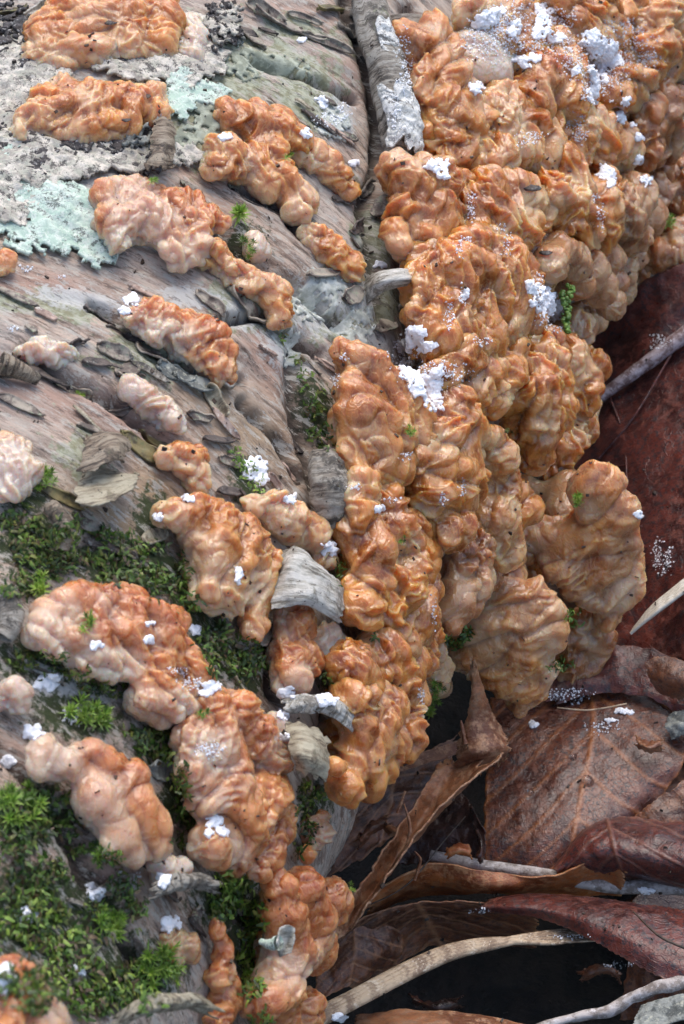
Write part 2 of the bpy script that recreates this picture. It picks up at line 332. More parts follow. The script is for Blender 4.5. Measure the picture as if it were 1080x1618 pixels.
# ------------------------------------------------------------------ ground
def build_ground():
    e = [0, 20, 40, 80, 200, 1000, 6000]; xs = sorted(set([-k for k in e] + e)); xs = np.array(xs, float)
    core = np.linspace(-30, 45, 110); x = np.unique(np.concatenate([xs[xs < -30], core, xs[xs > 45]]))
    X, Y = np.meshgrid(x, x, indexing='ij'); P = np.stack([X.ravel(), Y.ravel(), np.zeros(X.size)], 1)
    z = -7.0 + 0.9 * fbm(P / 4.0, 4, 3)
    co = np.stack([P[:, 0], P[:, 1], z], 1)
    o = ob('ground', mesh_np('ground', co, gridfaces(len(x), len(x))), SOIL)
    tag(o, kind='structure')
build_ground()

# ------------------------------------------------------------------ the log
def ell(px, py, lst):
    """mask from ellipses (x, y, rx, ry, deg) in the photograph's plane, fixed to the surface points they fall on"""
    m = np.zeros(len(px))
    for (x, y, rx, ry, a) in lst:
        c, s = math.cos(math.radians(a)), math.sin(math.radians(a))
        dx = px - x; dy = py - y
        q = ((dx * c + dy * s) / rx)**2 + ((-dx * s + dy * c) / ry)**2
        m = np.maximum(m, np.exp(-q * 0.9))
    return m
def seg(px, py, pts, wd):
    m = np.zeros(len(px)); jit = 5 * noise(np.stack([px / 26, py / 26, px * 0], 1), 4)
    for (a, b) in zip(pts[:-1], pts[1:]):
        a = np.array(a, float); b = np.array(b, float); d = b - a; L = d @ d
        t = np.clip(((px - a[0]) * d[0] + (py - a[1]) * d[1]) / L, 0, 1)
        q = np.hypot(px - a[0] - t * d[0], py - a[1] - t * d[1]) + jit
        m = np.maximum(m, np.exp(-np.maximum(q, 0)**2 / (wd * wd)))
    return m
SEAMS = [([(545, 0), (585, 110), (600, 180), (598, 260), (575, 330), (585, 420), (600, 500)], 13), ([(470, 540), (462, 600), (480, 680), (498, 770)], 15),
         ([(340, 350), (400, 420), (470, 460), (540, 520)], 8), ([(380, 640), (440, 700), (470, 760)], 9), ([(40, 560), (110, 600), (190, 640), (260, 700)], 10),
         ([(150, 480), (230, 540), (300, 590), (380, 600)], 9), ([(420, 960), (430, 1040), (440, 1100)], 12), ([(100, 1300), (160, 1400), (200, 1480), (250, 1560)], 14),
         ([(300, 520), (420, 500), (500, 560)], 7), ([(0, 1180), (90, 1290), (140, 1400)], 12), ([(640, 30), (660, 90), (690, 200)], 14), ([(400, 100), (480, 130), (560, 160)], 6),
         ([(400, 1440), (430, 1520), (420, 1600)], 16), ([(520, 1100), (500, 1200), (500, 1300)], 12), ([(370, 290), (450, 340), (480, 380)], 8)]
def logd(p):
    """height of the bark relief under points p"""
    S = p @ A_; T = np.degrees(np.arctan2(p @ U_, p @ Z_))
    i = np.clip((S + 14) / 36 * 759, 0, 758.999); j = np.clip((T + 75) / 225 * 559, 0, 558.999); a = i.astype(int); b = j.astype(int); f = i - a; g = j - b
    return (LD[a, b] * (1 - f) + LD[a + 1, b] * f) * (1 - g) + (LD[a, b + 1] * (1 - f) + LD[a + 1, b + 1] * f) * g
def cells(p, seed=0):
    """cellular noise: distance to the border between cells, and a random value of the cell"""
    i = np.floor(p).astype(np.int64); best = np.full((2, len(p)), 9.0); cid = np.zeros(len(p), np.int64)
    for a in (-1, 0, 1):
        for b in (-1, 0, 1):
            for c in (-1, 0, 1):
                q = i + [a, b, c]; h = _perm[(_perm[(_perm[(q[:, 0] + seed) & 4095] + q[:, 1]) & 4095] + q[:, 2]) & 4095]
                o = np.stack([(h & 255) / 255., ((h >> 8) & 255) / 255., ((h >> 16) & 255) / 255.], 1); d = np.linalg.norm(q + o - p, axis=1)
                nw = d < best[0]; best[1] = np.where(nw, best[0], np.minimum(best[1], d)); best[0] = np.where(nw, d, best[0]); cid = np.where(nw, h, cid)
    return best[1] - best[0], ((cid >> 3) & 1023) / 1023.
def build_log():
    s = np.linspace(-14, 22, 760); th = np.radians(np.linspace(-75, 150, 560))
    S, T = np.meshgrid(s, th, indexing='ij'); S = S.ravel(); T = T.ravel(); Cc = T * R
    n = np.sin(T)[:, None] * U_ + np.cos(T)[:, None] * Z_
    base = S[:, None] * A_ + R * n
    px, py = project(base)
    p2 = np.stack([S, Cc, 0 * S], 1)
    wv = p2 + 0.25 * np.stack([noise(p2 / 1.3, 1), noise(p2 / 1.3, 2) * 2, 0 * S], 1)
    d = 0.26 * fbm(base / 3.0, 2, 11)
    st = fbm(wv * [0.75, 0.22, 1], 3, 21); lay = st * 5.0; fr = lay - np.floor(lay)
    d += 0.030 * (np.floor(lay) + sstep(0.0, 0.10, fr)) * 0.9
    st2 = fbm(wv * [1.9, 0.42, 1], 3, 31); lay2 = st2 * 4; fr2 = lay2 - np.floor(lay2); d += 0.022 * (np.floor(lay2) + sstep(0, 0.12, fr2))
    d += 0.018 * noise(wv * [5.5, 0.8, 1], 41) + 0.022 * noise(wv * [12, 1.7, 1], 42) + 0.02 * fbm(base * 2.5, 3, 43)
    seam = np.zeros(len(S))
    for pts, wd in SEAMS: seam = np.maximum(seam, seg(px, py, pts, wd))
    d -= 0.26 * seam
    co = base + n * d[:, None]
    mossy = ell(px, py, MOSS_MASK)
    global LD; LD = d.reshape(760, 560).copy()
    at_ = dict(seam=np.clip(seam, 0, 1)**1.5, mossy=mossy,
               pink=ell(px, py, [(330, 260, 60, 30, 20), (60, 620, 150, 40, 12), (200, 660, 110, 30, 20), (420, 560, 40, 90, -25), (60, 440, 120, 26, 0), (110, 1250, 60, 60, 30), (60, 1200, 60, 30, 30), (340, 340, 50, 30, 20), (450, 20, 80, 16, 10), (530, 120, 60, 30, 25), (20, 1350, 60, 80, 0), (170, 1390, 60, 80, 50)]),
               ochre=ell(px, py, [(400, 690, 90, 60, 40), (330, 620, 60, 40, 30), (180, 820, 90, 30, 25), (400, 940, 60, 60, 40), (250, 770, 50, 40, 30), (290, 850, 30, 60, 0)]),
               algae=ell(px, py, [(370, 110, 70, 60, 0), (300, 190, 60, 70, 0), (60, 480, 110, 24, 4), (420, 90, 120, 30, 20), (480, 170, 60, 40, 20), (530, 480, 50, 60, 30), (390, 490, 70, 30, 20), (480, 50, 70, 20, 20), (600, 500, 26, 60, 10), (580, 380, 30, 60, 0), (130, 720, 40, 40, 0), (230, 560, 60, 60, 30)]),
               whitish=ell(px, py, [(500, 480, 50, 60, 40), (530, 190, 30, 40, 0), (130, 470, 90, 20, 10), (300, 470, 60, 20, 10), (450, 560, 60, 30, 40), (600, 540, 30, 40, 10), (310, 1160, 50, 40, 0), (120, 1090, 80, 40, 0), (380, 500, 40, 30, 20), (80, 230, 160, 140, 0), (560, 470, 30, 40, 0)]))
    me = mesh_np('bark', co, gridfaces(len(s), len(th)), at_, uv=np.stack([S, Cc], 1))
    global LOG, LOGB
    LOG = empty('fallen_log', (0, 0, -R)); tag(LOG, 'fallen birch log with peeling pinkish grey bark running up the left', 'log')
    LOGB = ob('bark', me, BARK, LOG, loc=(0, 0, 0))
MOSS_MASK = [(180, 900, 110, 26, 18), (350, 1040, 50, 40, 20), (500, 650, 24, 60, -20), (240, 1180, 46, 36, 0), (280, 1250, 26, 60, 0), (370, 1430, 56, 56, 0), (390, 1480, 30, 90, 0),
             (490, 1290, 26, 60, 20), (60, 860, 70, 50, 0), (60, 1290, 70, 60, 0), (60, 1440, 90, 90, 0), (210, 1540, 90, 60, 0), (40, 780, 40, 40, 0), (385, 760, 26, 40, 0), (390, 380, 30, 22, 30),
             (120, 1130, 80, 40, 10), (60, 1040, 80, 40, 0), (250, 900, 50, 40, 30), (310, 960, 50, 40, 30), (240, 820, 30, 50, 0), (330, 1010, 40, 50, 0), (150, 1430, 60, 40, 40), (400, 1060, 30, 40, 0)]
build_log()

# ------------------------------------------------------------------ jelly fungi
def icos(sub=2):
    import bmesh
    bm = bmesh.new(); bmesh.ops.create_icosphere(bm, subdivisions=sub, radius=1)
    v = np.array([x.co[:] for x in bm.verts]); f = np.array([[q.index for q in p.verts] for p in bm.faces]); bm.free(); return v, f
ICV, ICF = icos(2)
FUNGI = []
def fungus(blobs, label, mat=None, h=0.12, voxel=0.03, lobe=0.10, ls=0.42, wr=0.05, ws=0.145, pale=0.0, smooth=7, group=None, name='jelly_fungus', cat='fungus', fine=0.008, rim=0.55, aniso=0.55, ref=None, grow=1.08):
    sd = len(FUNGI) + 1; cs = []; rs = []; ps = []
    for bl in blobs:
        x, y, r = bl[:3]; p = bl[3] if len(bl) > 3 else 0; hh = bl[4] if len(bl) > 4 else h
        c = hit(x, y, hh)
        if ref:
            w0 = (hit(ref[0], ref[1], h) - C_) @ V_ + (ref[2] if len(ref) > 2 else 0); d = ray(x, y); w0 = w0 + 0.5 * cmpx(C_ + d * w0, y - ref[1]); c = C_ + d * (w0 / (d @ V_))
        rc = cmpx(c, r); cs.append(c); rs.append(rc); ps.append(p)
    cs = np.array(cs); rs = np.array(rs); ps = np.array(ps, float)
    V = []; Fc = []; off = 0
    allc = [(c, r * grow + 0.03) for c, r in zip(cs, rs)]
    for i in range(len(cs)):                                    # flesh between neighbouring lobes
        for j in range(i):
            L = np.linalg.norm(cs[i] - cs[j])
            if L < (rs[i] + rs[j]) * 1.15: allc.append(((cs[i] + cs[j]) / 2, (rs[i] + rs[j]) / 2 * grow))
    cm = cs.mean(0); q = cm - A_ * (cm @ A_); L = np.linalg.norm(q) - R; n = q / (L + R); rm = rs.mean() * 1.3; k = 0
    while k < L and len(cs) > 2: allc.append((cm - n * k, rm)); k += rm * .7      # and its root down to the bark
    for c, r in allc: V.append(ICV * r + c); Fc.append(ICF + off); off += len(ICV)
    me = mesh_np('tmp', np.concatenate(V), np.concatenate(Fc)); o = bpy.data.objects.new('tmp', me); COL.objects.link(o)
    m = o.modifiers.new('r', 'REMESH'); m.mode = 'VOXEL'; m.voxel_size = voxel * 1.65; m.use_smooth_shade = True
    m2 = o.modifiers.new('s', 'SMOOTH'); m2.factor = 0.6; m2.iterations = smooth * 2
    m3 = o.modifiers.new('u', 'SUBSURF'); m3.levels = 1
    dg = bpy.context.evaluated_depsgraph_get(); ev = o.evaluated_get(dg); em = ev.to_mesh()
    N = len(em.vertices); co = np.empty(N * 3, np.float32); em.vertices.foreach_get('co', co); co = co.reshape(-1, 3).astype(float)
    nn = np.empty(N * 3, np.float32); em.vertices.foreach_get('normal', nn); nn = nn.reshape(-1, 3).astype(float)
    nf = len(em.polygons); lt = np.empty(nf, np.int32); em.polygons.foreach_get('loop_total', lt)
    li = np.empty(len(em.loops), np.int32); em.loops.foreach_get('vertex_index', li)
    ev.to_mesh_clear(); bpy.data.objects.remove(o); bpy.data.meshes.remove(me)
    assert (lt == 4).all(); faces = li.reshape(-1, 4)
    lab = np.arange(N)
    while True:                                                 # drop crumbs and inner bubbles
        m0 = lab[faces].min(1); l2 = lab.copy()
        for k in range(4): np.minimum.at(l2, faces[:, k], m0)
        l2 = l2[l2]; l2 = l2[l2]
        if (l2 == lab).all(): break
        lab = l2
    ids, cnt = np.unique(lab, return_counts=True)
    if len(ids) > 1:
        keep = np.isin(lab, ids[cnt > max(0.08 * N, 1)]); print('ISL', sd, label[:40], sorted(cnt)[::-1][:4]); mp = np.cumsum(keep) - 1; faces = mp[faces[keep[faces].all(1)]]; co = co[keep]; nn = nn[keep]; N = len(co)
    # relief: rounded brain-like lobes with sharp creases, then flowing thin wrinkles
    dr = rng.normal(size=3); dr /= np.linalg.norm(dr)
    ani = lambda p: p - np.outer(p @ dr, dr) * aniso
    wp = co + 0.30 * ls * vnoise(co / (ls * 1.6), sd)
    b1 = np.abs(noise(ani(wp) / ls, sd + 20)); b1b = np.abs(noise(wp / (ls * 0.5), sd + 24))
    d = lobe * (np.sqrt(b1 + 0.004) * 1.5 - 0.75) + lobe * 0.35 * (np.sqrt(b1b + 0.01) * 1.4 - 0.7)
    wq = co + 0.85 * ws * vnoise(co / (ws * 2.6), sd + 40) + 0.35 * ws * vnoise(co / ws, sd + 47)
    rA = 1 - np.abs(noise(ani(wq) / ws, sd + 60)) * 2.2; rA = np.clip(rA, 0, 1); rA = rA * rA * (3 - 2 * rA)
    rB = 1 - np.abs(noise(wq / (ws * 0.45) * [1, 1, 1], sd + 70)) * 2.0; rB = np.clip(rB, 0, 1)**2
    msk = sstep(-0.15, 0.35, noise(co / 0.7, sd + 80))
    wf = co + 0.5 * vnoise(co / 0.8, sd + 101); rF = 1 - np.abs(noise(ani(wf) / (ws * 2.3), sd + 110)) * 1.8; rF = np.clip(rF, 0, 1)    # broad soft folds
    d += wr * 1.35 * (rF * rF * (3 - 2 * rF) - 0.35) + (wr * (rA - 0.3) + fine * (rB - 0.3)) * (0.16 + 0.80 * msk)
    co2 = co + nn * d[:, None]
    dd = np.linalg.norm(co[:, None, :] - cs[None], axis=2) / rs[None] if N * len(cs) < 6e6 else np.concatenate([np.linalg.norm(co[i:i + 20000, None, :] - cs[None], axis=2) / rs[None] for i in range(0, N, 20000)])
    wgt = np.exp(-3.0 * dd**2); pb = (wgt * ps[None]).sum(1) / (wgt.sum(1) + 1e-9)
    q = co - np.outer(co @ A_, A_); hs = np.linalg.norm(q, axis=1) - R
    hm = max(0.3, np.percentile(hs, 92)); under = sstep(0.72, 0.12, hs / hm + 0.25 * noise(co / 0.45, sd + 33)) * rim * 1.5; patchy = 0.7 * sstep(0.12, 0.5, noise(co / 0.8, sd + 35)) + 0.3 * sstep(0.1, 0.5, noise(co / 0.3, sd + 36)) * (rim < .05)                        # hydrated milky margin close to the bark
    pl = np.clip(pale + pb + under + patchy * 0.9 + 0.35 * noise(co / 0.5, sd + 90) * (pale + under + pb > 0.05), 0, 1)
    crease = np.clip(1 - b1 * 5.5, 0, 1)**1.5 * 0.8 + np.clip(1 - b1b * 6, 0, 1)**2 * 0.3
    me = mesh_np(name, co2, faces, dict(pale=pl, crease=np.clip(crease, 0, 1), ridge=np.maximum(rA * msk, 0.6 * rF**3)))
    base = co2[np.argmin(hs)]
    o = ob(name, me, mat or J_DRY, loc=tuple(base)); tag(o, label, cat, group); FUNGI.append(o); return o
G1 = 'small jelly fungi on the bark'; G2 = 'large jelly fungi massed on the side of the log'

fungus([(75, 55, 35), (62, 92, 24, .5), (112, 30, 40), (95, 100, 22, .8), (115, 85, 30, .3), (150, 45, 42, .5), (150, 85, 24, .7), (200, 40, 42, .1), (205, 75, 26, .5), (252, 35, 34), (245, 75, 24), (240, 8, 34), (180, 10, 40), (110, 5, 30)],
       'broad brain-wrinkled jelly fungus at the top left, uppermost of the left column', h=0.22, group=G1)
fungus([(300, 90, 20, 1), (306, 65, 20, 1), (300, 40, 18, 1)], 'pale flesh-coloured jelly lobe squeezed behind the black frilly crust', J_PALE, group=G1, lobe=0.04)
fungus([(32, 208, 19, 1), (55, 195, 26, .4), (80, 165, 30), (88, 205, 22, .3), (98, 138, 20, .8), (118, 175, 38, .1), (122, 212, 20, .5), (155, 165, 36), (150, 203, 27, .2), (192, 170, 34), (195, 200, 24), (228, 160, 26, .3), (250, 180, 22, .2), (248, 150, 16, .7)],
       'long wrinkled jelly fungus in the cream lichen beside the olive bark curl', h=0.2, group=G1)
fungus([(365, 188, 28), (395, 190, 30), (428, 203, 32), (458, 220, 28), (350, 238, 24, .2), (343, 262, 22, .3), (372, 262, 24), (398, 255, 24), (425, 235, 26), (418, 288, 22, .2), (440, 280, 24), (462, 300, 22), (482, 322, 22, .2), (470, 336, 15, .4)],
       'orange crinkled jelly fungus shaped like an arch with a tail, on bare bark', h=0.22, wr=0.05, group=G1)
fungus([(482, 248, 22, .8), (500, 250, 24, .3), (520, 265, 24), (538, 285, 20), (546, 295, 15)], 'stubby jelly fungus touching the right flank of the arch-shaped one', h=0.15, group=G1, pale=0.1)
fungus([(172, 318, 26), (178, 350, 30), (188, 382, 18, .6), (212, 308, 28), (222, 345, 36), (252, 325, 30), (250, 365, 26), (264, 350, 24), (266, 395, 20, .7), (280, 408, 18, .9), (302, 320, 20), (326, 342, 24), (342, 352, 18, .4), (292, 362, 28, .2), (306, 390, 22, .7)],
       'wide reddish jelly fungus growing beside the mint-green lichen', J_RED, h=0.22, group=G1)
fungus([(318, 398, 20), (340, 405, 24), (365, 425, 23), (390, 440, 24), (415, 455, 24), (436, 470, 24), (444, 490, 20), (440, 508, 17, .3)], 'caterpillar-like chain of jelly lobes below the small green moss star', h=0.17, group=G1, pale=0.12, ls=0.32)
fungus([(402, 382, 16, 1), (416, 397, 13, 1), (400, 398, 12, 1)], 'tiny milky jelly button beside the green moss star', J_PALE, group=G1, lobe=0.03, wr=0.02)
fungus([(487, 374, 17, .4), (508, 385, 24), (530, 405, 25), (550, 422, 21), (558, 438, 14, .3)], 'small orange sausage-like jelly fungus near the dark bark seam', h=0.15, group=G1)
fungus([(212, 500, 17, .5), (235, 500, 23, .2), (244, 525, 20, .8), (262, 518, 22, .1), (284, 515, 24), (308, 522, 28), (300, 548, 20, .3), (332, 540, 28), (328, 568, 20, .2), (346, 562, 24), (342, 588, 18), (358, 588, 13)],
       'hooked brownish orange jelly fungus curving down beside lead-grey flakes', J_RED, h=0.2, group=G1, ls=0.3)
fungus([(46, 558, 15, 1), (68, 554, 19, .9), (92, 558, 18, .9), (112, 562, 12, .9)], 'pale ribbed jelly fungus at the left, tucked under a dark bark twig', J_PALE, h=0.1, group=G1, ls=0.28)
fungus([(208, 612, 17, 1), (230, 622, 20, .8), (248, 645, 20, .8), (268, 660, 19, .8), (280, 675, 12, .9)], 'pale pinkish jelly fungus in the hollow of the peeling bark', J_PALE, h=0.12, group=G1)
fungus([(264, 720, 15, .4), (288, 720, 22), (308, 726, 20), (304, 748, 22), (318, 762, 17, .3)], 'small orange jelly fungus right of the rolled bark tongue', h=0.15, group=G1)
fungus([(8, 702, 18), (32, 708, 14), (10, 735, 26, 1), (38, 750, 26, 1), (14, 775, 20, 1)], 'milky jelly fungus with an orange top cut by the left edge of the photo', J_PALE, h=0.25, group=G1, lobe=0.05)
fungus([(5, 415, 15)], 'small orange jelly knob under the mint lichen at the left edge', h=0.1, group=G1)
fungus([(270, 815, 20, .4), (300, 815, 30), (340, 828, 34), (380, 855, 34), (412, 885, 28), (330, 860, 38), (370, 890, 36), (400, 910, 28), (335, 905, 34, .3), (330, 938, 26, .6), (355, 950, 24, .6), (372, 930, 26, .1), (368, 960, 16, .5), (412, 950, 18), (408, 980, 18), (398, 1000, 12, .3)],
       'bright orange fan-shaped jelly fungus leaning over the dark green moss', J_DRY, h=0.28, wr=0.05, rim=0.3, group=G1)
fungus([(403, 798, 18, 1), (430, 800, 25, .8), (460, 822, 27, .5), (492, 845, 24, .4), (512, 875, 20, .1), (440, 825, 22, .6), (505, 890, 14)], 'pale peach jelly fungus just above the large white bark curl', J_DRY, h=0.25, pale=0.1, group=G1)
fungus([(62, 1000, 26, 1), (85, 965, 28, .5), (90, 1025, 18, 1), (118, 950, 24), (112, 1010, 26, .4), (155, 955, 30), (150, 995, 34), (140, 1045, 26, 1), (175, 1052, 24, 1), (205, 1050, 24, .8), (205, 965, 34), (248, 980, 30), (278, 978, 20), (210, 1015, 34, .1), (258, 1018, 32), (288, 1045, 28), (240, 1070, 32), (305, 1072, 28), (225, 1105, 24, .6), (262, 1115, 28, .4), (295, 1108, 24, .2), (322, 1090, 18)],
       'big sprawling jelly fungus with clear milky underlobes and a moss sprig on it', J_RED, h=0.35, rim=0.35, wr=0.035, group=G1)
fungus([(330, 1120, 30), (372, 1125, 34), (300, 1165, 26, .3), (340, 1175, 42, .15), (398, 1165, 36), (425, 1205, 30), (305, 1215, 26, .6), (355, 1225, 42, .1), (415, 1255, 38), (320, 1265, 26, .5), (365, 1285, 40), (330, 1330, 26, .2), (385, 1315, 38), (438, 1295, 28), (428, 1345, 28), (408, 1372, 20), (375, 1352, 26), (345, 1350, 18)],
       'tall red-orange jelly fungus with torn folds beside the twisted bark rings', J_RED, h=0.45, rim=0.25, wr=0.04, group=G1)
fungus([(68, 1190, 28, 1), (60, 1215, 20, 1), (98, 1212, 24, .9), (138, 1195, 26, .3), (165, 1215, 30), (150, 1265, 36, .5), (200, 1235, 36), (210, 1280, 36, .1), (190, 1320, 32, .5), (235, 1305, 32, .1), (240, 1338, 24, .2), (205, 1350, 22, .8), (170, 1340, 18, .8)],
       'smooth blistered jelly fungus with round grey-white and tan lobes, low on the left', J_RED, h=0.4, lobe=0.07, ls=0.55, wr=0.015, rim=0.5, fine=0.006, group=G1)
fungus([(15, 1097, 21, .8), (26, 1115, 14, .9)], 'little milky jelly knob at the left edge above a snow lump', J_PALE, h=0.2, group=G1)
fungus([(440, 1400, 28), (478, 1405, 34), (520, 1425, 34), (445, 1440, 34), (490, 1460, 42), (455, 1505, 42), (498, 1505, 30), (440, 1560, 42), (475, 1595, 36), (415, 1590, 28), (440, 1630, 34), (490, 1640, 24)],
       'lowest large orange jelly fungus, hanging beside the dark leaf cavity', J_RED, h=0.55, lobe=0.09, ls=0.6, wr=0.03, group=G1, rim=0.1)
fungus([(342, 1462, 10), (346, 1478, 12), (352, 1496, 12), (349, 1512, 11), (352, 1530, 14), (346, 1545, 15), (360, 1556, 16), (366, 1575, 17), (352, 1590, 19), (345, 1610, 20)], 'thin reddish strip of jelly fungus running down through the moss', J_RED, h=0.15, rim=0, group=G1, lobe=0.05)
fungus([(265, 1490, 16), (290, 1492, 18), (300, 1505, 16), (275, 1510, 16)], 'flat pinkish brown jelly patch right of the bright moss near the bottom', J_BRN, h=0.0, lobe=0.03, group=G1)
fungus([(262, 1378, 22, 1), (285, 1370, 18, 1), (245, 1365, 14, 1)], 'glassy clear jelly lobe holding a snow lump below the blistered fungus', J_PALE, h=0.25, pale=.7, lobe=0.03, wr=0.015, group=G1)
fungus([(465, 985, 27), (458, 1028, 24), (478, 1048, 26), (460, 1078, 26), (488, 1038, 22), (450, 1055, 18)], 'small jelly fungus column under the white bark curl', J_RED, h=0.35, group=G1, lobe=0.07)
fungus([(505, 1018, 16, 1), (520, 1010, 20, 1), (535, 1022, 14, 1), (512, 1040, 12, 1)], 'grey translucent jelly knob behind the small column', J_PALE, h=0.35, pale=.6, group=G1, lobe=0.04)
fungus([(440, 1160, 24, 1), (455, 1175, 18, 1), (432, 1140, 16, 1)], 'clear grey jelly lobe under snow grains left of the bark rings', J_PALE, h=0.35, pale=.8, group=G1, lobe=0.03, wr=.015)
fungus([(10, 1565, 52, 0, 2.6), (40, 1600, 45, .3, 2.6), (75, 1615, 35, .5, 2.5), (0, 1640, 60, 0, 2.6), (60, 1650, 45, 0, 2.5)], 'blurred orange jelly fungus in the bottom left corner, nearest the camera', J_RED, h=2.6, voxel=0.05, group=G1)
# the mass on the side of the log
B = dict(lobe=0.17, ls=0.75, wr=0.075, ws=0.21, rim=0.0, group=G2, smooth=13, fine=0.016, grow=1.26, aniso=.7)
def big(bl, label, mat=J_WET, **k): a = dict(B); a.update(k); return fungus(bl, label, mat, **a)
big([(640, 62, 22), (688, 58, 24), (665, 85, 30), (700, 100, 30), (680, 130, 36), (715, 145, 38), (695, 185, 40), (738, 190, 38), (760, 215, 26), (705, 225, 38), (742, 238, 30), (660, 160, 22), (720, 255, 18)], 'tall amber jelly fungus with rippled sides right of the chalky bark roll', J_DRY, h=0.5)
big([(672, 215, 17), (680, 228, 12)], 'small smooth amber jelly lobe tucked behind the end of the chalky bark roll', h=0.45, lobe=0.03)
big([(752, 85, 34, 1), (768, 118, 34, .8), (745, 115, 26, .7), (735, 75, 24, .9), (780, 90, 28, .9)], 'smooth pale peach jelly lobe between two amber ones near the top', J_PALE, h=0.4, lobe=0.04, wr=0.02)
big([(770, 30, 32, .4), (800, 20, 34, .2), (745, 20, 28, .8), (830, 60, 34), (860, 85, 36), (810, 80, 30), (790, 55, 30, .3)], 'amber jelly fungus under the thickest snow at the top', h=0.6)
big([(850, 130, 38), (885, 115, 36), (875, 160, 36), (905, 150, 28), (835, 165, 28)], 'amber jelly fungus with a cup holding a grain of snow', h=0.8, lobe=0.13)
big([(820, 200, 36), (800, 230, 36, .5), (840, 235, 34, .5), (780, 180, 34, .5), (800, 165, 30, .4), (770, 250, 30, .3), (860, 205, 30)], 'flattened amber jelly fungus with two cream patches, left of the glassy one', h=0.7)
big([(905, 180, 24, .7), (915, 205, 26, .8), (905, 235, 26, .2), (940, 215, 32, .1), (965, 225, 32, .4), (955, 195, 30), (980, 240, 26, .3), (940, 250, 26)], 'jelly fungus with a glassy ice-coated lobe and a ribbed tan knob', h=0.9)
big([(990, 125, 34, .2), (1010, 110, 26, .3), (970, 115, 26), (960, 150, 26), (1000, 150, 22)], 'ribbed fan-like tan jelly lobe right of the long snow streak', h=1.0, aniso=0.85)
big([(925, 20, 40), (890, 20, 34), (960, 45, 34), (930, 60, 34), (975, 10, 34), (900, 55, 26)], 'rusty brown jelly fungus at the top right of the snowy ridge', J_WET, h=0.8)
big([(1020, 55, 38, .3), (1050, 40, 38, .2), (1045, 85, 38, .4), (1015, 90, 30), (1070, 15, 34), (1030, 10, 34)], 'frost-glazed jelly fungus in the top right corner', h=1.2)
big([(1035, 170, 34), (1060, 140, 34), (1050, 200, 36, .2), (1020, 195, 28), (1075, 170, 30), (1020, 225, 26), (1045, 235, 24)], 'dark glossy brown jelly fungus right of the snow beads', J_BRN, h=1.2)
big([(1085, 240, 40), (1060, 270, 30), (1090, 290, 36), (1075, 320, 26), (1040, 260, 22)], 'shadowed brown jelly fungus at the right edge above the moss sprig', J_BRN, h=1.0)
big([(640, 278, 28), (680, 285, 34), (715, 295, 26), (640, 318, 26), (675, 325, 38), (710, 340, 30), (640, 358, 22), (660, 375, 30), (690, 385, 28), (640, 390, 20)], 'squarish amber jelly fungus below the end of the chalky bark roll', J_DRY, h=0.6)
big([(765, 300, 28), (795, 305, 32), (825, 330, 34), (800, 350, 38), (838, 360, 26), (765, 345, 32), (740, 320, 22), (815, 385, 30), (770, 390, 36), (735, 380, 28)], 'amber jelly fungus with ribbed lower face in the middle of the upper mass', h=0.85)
big([(790, 270, 22, .6), (760, 275, 18, .7), (800, 285, 18, .4)], 'grey glassy jelly lobe in the gap above the ribbed fungus', J_PALE, h=0.4, pale=.5, lobe=0.04)
big([(895, 262, 22), (905, 295, 32), (935, 325, 36), (940, 362, 30), (900, 335, 32), (870, 315, 26), (945, 385, 18), (915, 370, 28), (870, 290, 22), (950, 290, 22)], 'peaked amber jelly fungus with a three-sided ridge, below the snow lump', h=1.15, lobe=0.1)
big([(1000, 308, 30, .2), (1035, 308, 24), (1052, 318, 14), (985, 340, 30, .3), (1015, 345, 28), (1035, 355, 20), (970, 310, 24), (960, 345, 24), (1000, 370, 24)], 'pinkish tan jelly fungus with a blunt snout pointing right', J_BRN, h=1.2, lobe=0.08, pale=0.25)
big([(880, 395, 26), (900, 415, 26, .2), (930, 425, 28, .3), (945, 455, 26, .3), (965, 480, 20, .2), (975, 502, 15), (910, 445, 24), (860, 420, 28)], 'drooping tan jelly tongue with a rounded tip above the red leaf', J_BRN, h=1.15, lobe=0.06, pale=0.25, wr=0.03)
big([(960, 410, 24, .3), (985, 425, 22, .4), (1005, 430, 16, .3), (970, 445, 18), (1000, 405, 18), (985, 460, 18, .2)], 'folded tan jelly lobe with a square corner above the red leaf', J_BRN, h=1.1, lobe=0.06, pale=0.25, wr=0.03)
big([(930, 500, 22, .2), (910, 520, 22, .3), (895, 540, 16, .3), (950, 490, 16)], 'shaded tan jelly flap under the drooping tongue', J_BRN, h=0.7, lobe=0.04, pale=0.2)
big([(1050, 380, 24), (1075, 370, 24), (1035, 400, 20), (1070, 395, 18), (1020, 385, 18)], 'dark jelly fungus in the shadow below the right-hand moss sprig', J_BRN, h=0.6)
big([(690, 425, 38), (735, 415, 42), (780, 425, 42), (820, 440, 32), (690, 465, 38), (745, 465, 44), (795, 475, 42), (830, 480, 28), (665, 500, 24), (710, 505, 42), (770, 515, 38), (690, 540, 32), (740, 540, 36), (830, 520, 26), (670, 440, 24), (840, 455, 20)], 'large bright orange jelly fungus with tight flowing wrinkles, central in the mass', J_WET, h=0.85, wr=0.075)
big([(715, 560, 34), (745, 580, 34), (790, 580, 34), (735, 615, 30, .2), (770, 620, 34), (810, 600, 30), (700, 590, 26), (760, 640, 22), (800, 560, 30), (840, 555, 26)], 'smooth flowing amber jelly fungus just below the central wrinkled one', h=0.95, wr=0.05)
